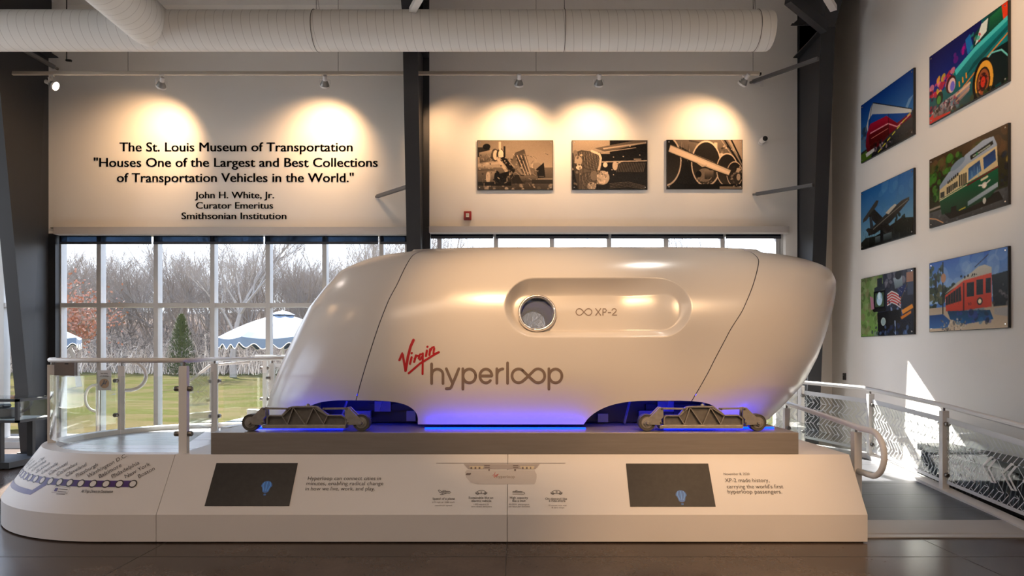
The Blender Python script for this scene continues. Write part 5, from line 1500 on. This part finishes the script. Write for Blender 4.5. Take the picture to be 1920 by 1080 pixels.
m.tube([rim(a) + (ZRL + .025,) for a in np.linspace(A_ + 6, 0, 22)] + [(-3.2, YC0 - RM, ZRL + .025), (pB[0] - .04, pB[1], ZRL + .025), (pB[0] + .0, pB[1] + .06, ZRL + .025), (pC[0], pC[1], ZRL + .022), (pD[0], pD[1], ZRL + .02), (pD[0] + .2, pD[1] + .03, ZRL + .02), (1.8, 8.30, 1.30), (2.9, 8.30, 1.15)], RAILR, 14)
obj('handrail', m, M_WHITE, dr_, True)
def cpane(a0, a1, z0, z1):
    m = MB(); n = 14; vs = []
    for r in (RM - .005, RM + .005):
        for a in np.linspace(a0, a1, n):
            t = math.radians(a)
            for z in (z0, z1): vs.append((XC - r * math.sin(t), YC0 - r * math.cos(t), z))
    fs = []
    for s in (0, 1):
        o = s * 2 * n
        fs += [(o + 2 * i, o + 2 * i + 2, o + 2 * i + 3, o + 2 * i + 1) for i in range(n - 1)]
    fs += [(2 * i, 2 * i + 2, 2 * n + 2 * i + 2, 2 * n + 2 * i) for i in range(n - 1)] + [(2 * i + 1, 2 * i + 3, 2 * n + 2 * i + 3, 2 * n + 2 * i + 1) for i in range(n - 1)] + [(0, 1, 2 * n + 1, 2 * n), (2 * n - 2, 2 * n - 1, 4 * n - 1, 4 * n - 2)]
    m.add(vs, fs); return obj('glass_panel', m, G_RAIL, dr_, True, sharp=40)
cpane(A_ + 4, Gt - 3, ZT + .07, 1.36); cpane(2, A_ - 3, ZT + .07, 1.36)
pane(dr_, (XC - .03, YC0 - RM), (pB[0] - .05, pB[1]), ZT + .07, 1.36, ZT + .07, 1.36)
pane(dr_, (pC[0] + .06, pC[1] + .1), (pD[0] - .04, pD[1] - .06), ZT + .05, 1.32, ZT + .05, 1.32)
pane(dr_, (pB[0] - .02, pB[1] + .08), (pC[0] + .02, pC[1] - .08), ZT + .07, 1.36, ZT + .07, 1.36)
for zz in (ZT + .17, 1.25):
    clamp(oB, (pB[0] - .055, pB[1], zz)); clamp(oB, (pB[0] + .045, pB[1], zz)); clamp(oC, (pC[0] - .035, pC[1], zz)); clamp(oC, (pC[0] + .03, pC[1] + .03, zz), (.3, 1, 0))
    t = rim(Gt - 3); clamp(oG, (t[0], t[1], zz), (0, 1, 0)); t = rim(A_ + 3); clamp(oA, (t[0], t[1], zz), (0, 1, 0)); clamp(oD, (pD[0] - .04, pD[1] - .02, zz))
tv = Vector((math.cos(math.radians(Gt)) * -1, math.sin(math.radians(Gt)), 0))           # onward along the rim
tv = Vector((.80, .60, 0))
m = MB(); o = Vector((pg[0], pg[1], 0))
lp = [o + Vector((0, 0, 1.465)), o + tv * .06 + Vector((0, 0, 1.465))] + [o + tv * (.08 + .17 * math.sin(t)) + Vector((0, 0, 1.30 + .165 * math.cos(t))) for t in np.linspace(.1, PI - .1, 12)] + [o + tv * .06 + Vector((0, 0, 1.135)), o + Vector((0, 0, 1.135))]
m.tube(lp, .021, 12); obj('end_loop', m, M_WHITE, dr_, True)
m = MB(); m.hexa([(pC[0] + .02, pC[1] + .1, ZT - .06), (pC[0] + .12, pC[1] + .07, ZT - .06), (pD[0] + .06, pD[1] - .03, ZT - .06), (pD[0] - .04, pD[1], ZT - .06), (pC[0] + .02, pC[1] + .1, ZT + .04), (pC[0] + .12, pC[1] + .07, ZT + .04), (pD[0] + .06, pD[1] - .03, ZT + .04), (pD[0] - .04, pD[1], ZT + .04)])
m.box((pD[0] + .05, 8.25, ZT - .06), (-2.3, 8.34, ZT + .05)); obj('kerb', m, M_WHITE, dr_)
pane(dr_, (pD[0] + .05, pD[1]), (-1.6, 8.30), ZT + .1, 1.36, ZT + .1, 1.34)

# grey holder box and the notice hanging on the glass
ho = MB(); c0 = at(121, 690, 6.33); ho.box((c0.x - .095, 6.32, c0.z - .085), (c0.x + .10, 6.36, c0.z + .06)); ho.box((c0.x - .095, 6.365, c0.z - .085), (c0.x + .10, 6.37, c0.z + .06))
hb_ = thing('leaflet_holder', 'grey brown box fixed to the first post of the curved railing', 'holder', c0)
obj('holder_box', ho, mat('holder_grey', (0.20, 0.165, 0.15), 0.4), hb_, bevel=.004)
m = MB(); m.box((c0.x + .01, 6.317, c0.z + .036), (c0.x + .045, 6.3195, c0.z + .046)); obj('slot', m, M_BLACK, hb_)
t = rim(108); c0 = at(195, 713, 7.28)
no = thing('glass_notice', 'white notice card with a round picture hanging on the curved glass', 'notice', c0)
m = MB(); m.box((c0.x - .072, 7.28, c0.z - .112), (c0.x + .080, 7.285, c0.z + .112)); obj('card', m, mat('card_white', (0.68, 0.68, 0.70), 0.5), no)
m = MB(); fnn = lambda u, l: Vector((u, 7.2785, l))
text_on(m, 'No sitting', fnn, c0.x + .004, c0.z + .072, width=.075, align='c', bold=.02); text_on(m, 'or climbing', fnn, c0.x + .004, c0.z + .042, width=.09, align='c', bold=.02); obj('card_text', m, M_INK, no)
m = MB(); m.lathe([(0, .054), (.001, 0)], (c0.x + .004, 7.2788, c0.z - .035), (0, -1, 0), 28); obj('round_picture', m, mat('card_tan', (0.55, 0.36, 0.24), 0.5), no)
m = MB(); stroke(m, [(c0.x - .025, c0.z - .06), (c0.x - .005, c0.z - .03), (c0.x + .015, c0.z - .045), (c0.x + .03, c0.z - .01)], .012, lambda u, l: Vector((u, 7.2768, l))); stroke(m, [(c0.x, c0.z - .04), (c0.x + .004, c0.z - .002)], .012, lambda u, l: Vector((u, 7.2768, l))); obj('picture_figure', m, mat('card_blue', (0.16, 0.18, 0.24), 0.5), no)

# handrails of the steps behind the deck
sr = thing('step_handrail', 'thin white handrail with a rounded return behind the hanging notice', 'handrail', (-6.15, 9.55, 0))
p0 = at(183, 722, 9.55)
m = MB(); m.tube([(p0.x, 9.55, 0), (p0.x, 9.55, p0.z - .02)], .024, 10); obj('post', m, M_WHITE, sr, True)
lp = [Vector((p0.x + .1, 9.55, p0.z + .0)), Vector((p0.x - .02, 9.55, p0.z))] + [Vector((p0.x - .04 - .14 * math.sin(t), 9.55, p0.z - .19 + .19 * math.cos(t))) for t in np.linspace(.2, PI - .2, 10)] + [Vector((p0.x - .02, 9.55, p0.z - .39))]
m = MB(); m.tube(lp, .02, 10); obj('handrail', m, M_WHITE, sr, True)
sr = thing('step_handrail', 'thin white slanting handrail seen between the two left posts of the deck', 'handrail', (-4.9, 9.6, 0))
a, b = at(352, 718, 9.6), at(394, 685, 9.6)
m = MB(); m.tube([(a.x, 9.6, 0), (a.x, 9.6, a.z)], .024, 10); obj('post', m, M_WHITE, sr, True)
m = MB(); m.tube([a - Vector((.08, 0, 0)), a, b, b + Vector((.6, 0, .05))], .02, 10); obj('handrail', m, M_WHITE, sr, True)

# ------------------------------------------------------------------ finned heater by the right wall, glass display case on the left
he = thing('floor_heater', 'long black finned heater standing along the right wall behind the ramp railing', 'heater', (4.95, 6.6, 0))
m = MB(); m.box((4.76, 4.6, .42), (5.14, 7.75, .50)); m.box((5.10, 4.6, .06), (5.14, 7.75, .44)); obj('casing', m, M_BLACK, he, bevel=.006)
m = MB(); m.box((4.74, 4.6, .02), (5.14, 7.9, .07)); obj('base', m, M_BLACK, he)
for k in range(54):
    y = 4.65 + k * .0575
    m = MB(); m.hexa([(4.72, y, .07), (5.10, y, .07), (5.10, y + .016, .07), (4.72, y + .016, .07), (4.80, y, .44), (5.10, y, .44), (5.10, y + .016, .44), (4.80, y + .016, .44)])
    obj('fin', m, M_BLACK, he)

dc = thing('display_case', 'low glass display case on black legs in front of the left steel column', 'display case', (-7.6, 9.2, 0))
x0, x1, y0, y1, z0, z1 = -8.7, -6.72, 8.75, 9.5, .66, .95
m = MB()
for x in (x0, x1 - .04):
    for y in (y0, y1 - .04): m.box((x, y, z0), (x + .04, y + .04, z1))
for z in (z0 - .03, z1 - .035):
    for y in (y0, y1 - .04): m.box((x0, y, z), (x1, y + .04, z + .035))
    for x in (x0, x1 - .04): m.box((x, y0, z), (x + .04, y1, z + .035))
obj('frame', m, M_STEEL, dc)
for a, b in (((x0 + .03, y0 + .01, z0), (x1 - .03, y0 + .016, z1 - .03)), ((x1 - .016, y0 + .03, z0), (x1 - .01, y1 - .03, z1 - .03)), ((x0, y0, z1), (x1, y1, z1 + .008))):
    m = MB(); m.box(a, b); obj('glass_pane', m, G_RAIL, dc)
m = MB(); m.box((x0 + .03, y0 + .03, z0 - .02), (x1 - .03, y1 - .03, z0 + .004)); obj('shelf_board', m, mat('case_board', (0.5, 0.5, 0.5), 0.6), dc)
for x in (x0 + .05, x1 - .35, x1 - .85):
    for y in (y0 + .06, y1 - .12):
        m = MB(); m.box((x, y, 0), (x + .08, y + .06, z0 - .03)); obj('leg', m, M_BLACK, dc)
m = MB(); m.box((x0 + .05, y0 + .06, .34), (x1 - .3, y0 + .1, .40)); m.box((x0, y0 - .02, .02), (x1 - .1, y1, .10)); obj('stretcher', m, M_BLACK, dc)
m = MB(); q = at(8, 771, 9.1); m.box((q.x - .2, 9.0, z0 + .005), (q.x + .18, 9.2, z0 + .15)); m.box((q.x - .12, 9.02, z0 + .15), (q.x + .05, 9.18, z0 + .2))
tag(obj('model_vehicle', m, mat('model_dark', (0.06, 0.07, 0.09), 0.4), bevel=.02), 'small dark model inside the glass display case', 'model')

# ------------------------------------------------------------------ outside: lawn, woods, parasols
def ground_mat(name, cols, sc):
    m = bpy.data.materials.new(name); m.use_nodes = True
    nt = m.node_tree; b = nt.nodes['Principled BSDF']; b.inputs['Roughness'].default_value = 1.0; b.inputs['Specular IOR Level'].default_value = 0
    tc = nt.nodes.new('ShaderNodeTexCoord'); n1 = nt.nodes.new('ShaderNodeTexNoise'); n1.inputs['Scale'].default_value = sc; n1.inputs['Detail'].default_value = 9; n1.inputs['Roughness'].default_value = .7
    mp_ = nt.nodes.new('ShaderNodeMapping'); mp_.inputs['Scale'].default_value = (.5, 1, 1)
    cr = nt.nodes.new('ShaderNodeValToRGB'); cr.color_ramp.elements[0].position = .3; cr.color_ramp.elements[1].position = .7
    cr.color_ramp.elements[0].color = (*cols[0], 1); cr.color_ramp.elements[1].color = (*cols[-1], 1)
    for i, c in enumerate(cols[1:-1]):
        e = cr.color_ramp.elements.new(.3 + .4 * (i + 1) / (len(cols) - 1)); e.color = (*c, 1)
    nt.links.new(tc.outputs['Object'], mp_.inputs[0]); nt.links.new(mp_.outputs[0], n1.inputs['Vector']); nt.links.new(n1.outputs['Fac'], cr.inputs[0]); nt.links.new(cr.outputs[0], b.inputs['Base Color'])
    return m
ZGR = -.08
m = MB(); m.box((-60, YO, ZGR - .3), (40, YO + 2.2, ZGR + .02)); o = obj('terrace', m, mat('terrace_paving', (0.09, 0.085, 0.08), 0.9, noise=.1)); o['kind'] = 'structure'
def zslope(y): return .30 + 10.0 * max(0.0, (y - 62) / 70) ** 1.25
nx, ny = 60, 40
m = MB(); vs = []
for j in range(ny + 1):
    y = YO + 2.2 + (62 - YO - 2.2) * j / ny
    for i in range(nx + 1):
        x = -85 + 150 * i / nx
        t = max(0, (y - 30) / 30)
        vs.append((x, y, ZGR + .10 * math.sin(x * .21 + y * .3) * min(1, (y - YO - 2.2) / 6) + .35 * t * t))
m.add(vs, [(j * (nx + 1) + i, j * (nx + 1) + i + 1, (j + 1) * (nx + 1) + i + 1, (j + 1) * (nx + 1) + i) for j in range(ny) for i in range(nx)])
o = obj('lawn', m, ground_mat('winter_lawn', [(0.038, 0.040, 0.012), (0.072, 0.056, 0.030), (0.044, 0.046, 0.014), (0.092, 0.072, 0.044)], .35), smooth=True); o['kind'] = 'structure'
m = MB(); vs = []
for j in range(21):
    y = 62 + 70 * j / 20
    for i in range(61):
        x = -130 + 240 * i / 60
        vs.append((x, y, zslope(y) + .5 * math.sin(x * .13 + y * .1)))
m.add(vs, [(j * 61 + i, j * 61 + i + 1, (j + 1) * 61 + i + 1, (j + 1) * 61 + i) for j in range(20) for i in range(60)])
o = obj('woodland_slope', m, ground_mat('leaf_litter', [(0.05, 0.04, 0.03), (0.17, 0.13, 0.10), (0.09, 0.07, 0.055), (0.22, 0.175, 0.13)], 2.5), smooth=True); o['kind'] = 'structure'

rnd = random.Random(11)
M_BARK = mat('bark_grey', (0.20, 0.17, 0.145), 0.9, noise=.3, nscale=6)
M_BARK2 = mat('bark_pale', (0.25, 0.21, 0.175), 0.9, noise=.3, nscale=6)
M_TWIG = mat('brush_twig', (0.32, 0.255, 0.20), 0.9, noise=.3, nscale=3)
M_LEAFB = mat('dry_oak_leaf', (0.30, 0.13, 0.075), 0.85, noise=.35, nscale=3)
M_CEDAR = mat('cedar_green', (0.08, 0.10, 0.035), 0.9, noise=.4, nscale=4)
def grow(m, p, d, L, r, lev, maxlev, tips, spread=.55):
    n = 3 if lev < 3 else 2
    path = [p]; q = Vector(p); dd = Vector(d)
    for i in range(n):
        dd = (dd + Vector((rnd.gauss(0, .13), rnd.gauss(0, .13), rnd.gauss(.03, .08)))).normalized()
        q = q + dd * L / n; path.append(q.copy())
    m.tube(path, [r * (1 - .45 * i / n) for i in range(n + 1)], 6 if lev == 0 else (4 if lev < 3 else 3), False)
    if lev >= maxlev:
        tips.append(q.copy()); return
    k = (4 if lev == 0 else 3) if lev < maxlev - 1 else 4
    for i in range(k):
        t = rnd.uniform(.45, 1.0) if lev else rnd.uniform(.5, 1.0)
        idx = min(n - 1, int(t * n)); base = path[idx] + (path[idx + 1] - path[idx]) * (t * n - idx)
        az = rnd.uniform(0, 2 * PI); s = Vector((math.cos(az), math.sin(az), rnd.uniform(-.1, .5)))
        nd = (dd + s * spread * rnd.uniform(.7, 1.5)).normalized()
        grow(m, base, nd, L * rnd.uniform(.55, .8), r * .55 * rnd.uniform(.7, 1), lev + 1, maxlev, tips, spread)
    grow(m, q, dd, L * .72, r * .55, lev + 1, maxlev, tips, spread)
def tree(H, r, lev, leaves=0):
    m = MB(); tips = []
    grow(m, Vector((0, 0, -.3)), Vector((rnd.uniform(-.06, .06), rnd.uniform(-.06, .06), 1)), H * (.30 if leaves else .36), r, 0, lev, tips, 1.1 if leaves else .55)
    lf = MB()
    for _ in range(leaves):
        c = rnd.choice(tips) + Vector((rnd.gauss(0, .35), rnd.gauss(0, .35), rnd.gauss(-.25, .4)))
        a = Vector((rnd.gauss(0, 1), rnd.gauss(0, 1), rnd.gauss(0, 1))).normalized() * .09; b = a.orthogonal().normalized() * .06
        lf.add([c - a, c + b, c + a, c - b], [(0, 1, 2, 3)])
    return m, lf
def plant_tree(name, H, r, lev, label, cat, loc, bark, leaves=0, group=None):
    t = thing(name, label, cat, (0, 0, 0), group)
    m, lf = tree(H, r, lev, leaves)
    obj('trunk_and_branches', m, bark, t)
    if leaves: obj('dry_leaves', lf, M_LEAFB, t)
    t.location = loc
    return t
protos = []
GLAB = 'bare grey winter tree in the woods beyond the lawn'
for k in range(7):
    protos.append(plant_tree('bare_tree', rnd.uniform(10, 13.5), rnd.uniform(.10, .17), 5, GLAB, 'tree', (0, 0, 0), M_BARK if k % 3 else M_BARK2, 0, 'bare trees in the woods'))
spots = []
for row, (yy, step) in enumerate(((56, 2.6), (60, 2.2), (65, 2.2), (71, 2.4), (78, 2.8), (88, 3.2), (100, 3.6))):
    x = -yy * .84
    while x < yy * .46:
        spots.append((x + rnd.uniform(-1, 1), yy + rnd.uniform(-2, 2), row)); x += step * rnd.uniform(.7, 1.35)
def gz(y): return zslope(y) if y > 62 else ZGR + .35 * max(0, (y - 30) / 30) ** 2
for i, (x, y, row) in enumerate(spots):
    pr = protos[i % 7]
    t = pr if i < 7 else dup(pr, (0, 0, 0))
    t.location = (x, y, gz(y)); t.rotation_euler = (0, 0, rnd.uniform(0, 6.28)); s = rnd.uniform(.75, 1.2); t.scale = (s, s, s)
# nearer trees that stand out
plant_tree('oak_tree', 7.5, .15, 5, 'nearer oak still holding rusty brown leaves behind the leftmost panes', 'tree', (-23.2, 34.5, ZGR), M_BARK2, 1900)
plant_tree('oak_tree', 8, .14, 5, 'oak with rusty brown leaves at the far left edge beyond the steel column', 'tree', (-30.5, 37, ZGR), M_BARK2, 2600)
plant_tree('bare_tree', 14, .24, 6, 'large spreading bare tree behind the parasol left of the pod', 'tree', (-19.2, 44, ZGR + .05), M_BARK2)
plant_tree('bare_tree', 13, .18, 6, 'tall bare tree seen just left of the middle column', 'tree', (-9.2, 43, ZGR + .05), M_BARK2)
plant_tree('bare_tree', 13, .18, 6, 'tall bare tree seen over the pod roof right of the middle column', 'tree', (-4.2, 40, ZGR + .05), M_BARK2)
plant_tree('bare_tree', 8, .10, 5, 'small bare tree at the right end of the right window', 'tree', (15.5, 40, ZGR + .05), M_BARK2)
# green cedar
cd = thing('cedar_tree', 'small green cedar among the bare brush', 'tree', (-25.3, 49, ZGR + .1))
m = MB(); m.tube([(-25.3, 49, ZGR), (-25.3, 49, 4.0)], [.09, .02], 6); obj('trunk', m, M_BARK, cd)
m = MB()
for _ in range(2600):
    h = rnd.uniform(.25, 4.6); R = 1.25 * (1 - (h / 4.8) ** 1.4) ** .8 * math.sqrt(rnd.random()); a = rnd.uniform(0, 2 * PI)
    c = Vector((-25.3 + R * math.cos(a), 49 + R * math.sin(a), ZGR + h)); u = Vector((math.cos(a) * .12, math.sin(a) * .12, .16)); v = Vector((-math.sin(a), math.cos(a), 0)) * .05
    m.add([c - v, c + v, c + u], [(0, 1, 2)])
obj('foliage', m, M_CEDAR, cd)
# brush: thicket of twigs at the wood's edge
def thicket(name, n, x0, x1, y0, y1, hmax, material, w=.012):
    m = MB()
    for _ in range(n):
        y = rnd.uniform(y0, y1); x = rnd.uniform(x0, x1) * y / 55
        b = Vector((x, y, gz(y))); h = hmax * rnd.uniform(.25, 1) ** 1.3
        d = Vector((rnd.gauss(0, .38), rnd.gauss(0, .3), 1)).normalized()
        p1 = b + d * h * .5; p2 = p1 + (d + Vector((rnd.gauss(0, .35), rnd.gauss(0, .2), rnd.gauss(-.1, .3)))).normalized() * h * .5
        s = Vector((w, 0, 0)); 
        m.add([b - s, b + s, p1 + s * .7, p1 - s * .7, p2], [(0, 1, 2, 3), (3, 2, 4)])
        for _k in range(5):
            t = rnd.uniform(.3, 1); o = b + (p2 - b) * t; e = o + Vector((rnd.gauss(0, .4), rnd.gauss(0, .3), rnd.gauss(.25, .3))) * h * .28
            u = (e - o).cross(Vector((0, 1, 0))).normalized() * w * .6
            m.add([o - u, o + u, e], [(0, 1, 2)])
    return obj(name, m, material)
tag(thicket('brush_thicket', 16000, -46, 25, 50, 62, 3.8, M_TWIG, .013), 'tangled brown brush along the edge of the woods', 'brush', kind='stuff')
tag(thicket('brush_briars', 2600, -46, 25, 48, 58, 3.2, mat('briar_pale', (0.55, 0.45, 0.35), 0.9), .024), 'pale sunlit briars standing out before the woods', 'brush', kind='stuff')
tag(thicket('brush_stems', 2600, -46, 25, 52, 60, 4.2, mat('brush_dark', (0.05, 0.04, 0.032), 0.9), .040), 'dark stems of bushes at the foot of the woods', 'brush', kind='stuff')
tag(thicket('brush_undergrowth', 15000, -48, 27, 60, 96, 5.5, mat('brush_grey', (0.26, 0.22, 0.19), 0.9), .018), 'grey undergrowth between the woodland trunks', 'brush', kind='stuff')

# parasols on the terrace
M_PARA = mat('parasol_blue', (0.075, 0.115, 0.18), 0.8, noise=.05)
def parasol(loc, R, label, rot=0.0):
    r = thing('patio_parasol', label, 'parasol', (0, 0, 0), 'blue parasols on the terrace')
    m = MB(); m.tube([(0, 0, 0), (0, 0, 2.62)], .028, 10); obj('pole', m, M_WHITE, r)
    m = MB(); n = 8; zr_, zt_ = 2.02, 2.56; vs = []; K = 6
    pts = [(R * math.cos(2 * PI * (k + .5) / n), R * math.sin(2 * PI * (k + .5) / n)) for k in range(n)]
    rings = []
    for j in range(K + 1):
        f = .14 + .86 * j / K; row = []
        for k in range(n):
            for q in range(6):
                t = q / 6; a, b = pts[k], pts[(k + 1) % n]
                sag = .05 * math.sin(PI * t) * f
                row.append((f * (a[0] + (b[0] - a[0]) * t), f * (a[1] + (b[1] - a[1]) * t), zt_ + (zr_ - zt_) * (j / K) - sag + .05 * math.sin(PI * j / K)))
        rings.append(row)
    N = n * 6
    m.add([p for rw in rings for p in rw], [(j * N + k, j * N + (k + 1) % N, (j + 1) * N + (k + 1) % N, (j + 1) * N + k) for j in range(K) for k in range(N)])
    cp = obj('canopy', m, M_PARA, r)
    m = MB(); m.lathe([(0, R * .20), (.06, R * .12), (.10, .03), (.12, 0)], (0, 0, zt_ + .01), (0, 0, 1), 16); obj('vent_cap', m, M_PARA, cp)
    m = MB(); low = rings[-1]; sc_ = []; tr_ = MB()
    fine = []
    for k in range(N):
        a, b = Vector(low[k]), Vector(low[(k + 1) % N])
        for q in range(4): fine.append((a + (b - a) * q / 4, (k * 4 + q) / (N * 4)))
    NF = len(fine); dn = [p - Vector((0, 0, .17 + .055 * math.sin(t * 2 * PI * 24))) for p, t in fine]
    m.add([p for p, t in fine] + dn, [(k, (k + 1) % NF, NF + (k + 1) % NF, NF + k) for k in range(NF)]); obj('valance', m, M_PARA, r)
    m = MB(); m.tube(dn + [dn[0]], .010, 5, False); obj('valance_piping', m, M_WHITE, r)
    for k in range(n):
        m = MB(); m.tube([(0, 0, zt_ - .03), (pts[k][0] * .98, pts[k][1] * .98, zr_ - .02)], .010, 5); obj('rib', m, M_WHITE, r)
    r.location = loc; r.rotation_euler = (0, 0, rot)
    return r
parasol((-5.55, 15.4, ZGR), 1.42, 'blue parasol outside the window just left of the pod', .1)
parasol((-11.55, 14.6, ZGR), 1.55, 'blue parasol outside the window behind the left steel column', .5)
# terrace furniture seen low at the left edge
tb = thing('patio_table', 'small brown patio table outside beyond the display case', 'table', (-11.2, 13.2, ZGR))
m = MB(); m.box((-11.9, 12.9, ZGR + .68), (-10.6, 13.6, ZGR + .72)); obj('table_top', m, mat('patio_wood', (0.25, 0.14, 0.08), 0.7, noise=.2), tb)
for x in (-11.8, -10.7):
    for y in (12.95, 13.5):
        m = MB(); m.box((x, y, ZGR), (x + .06, y + .06, ZGR + .68)); obj('leg', m, MATS['patio_wood'], tb)
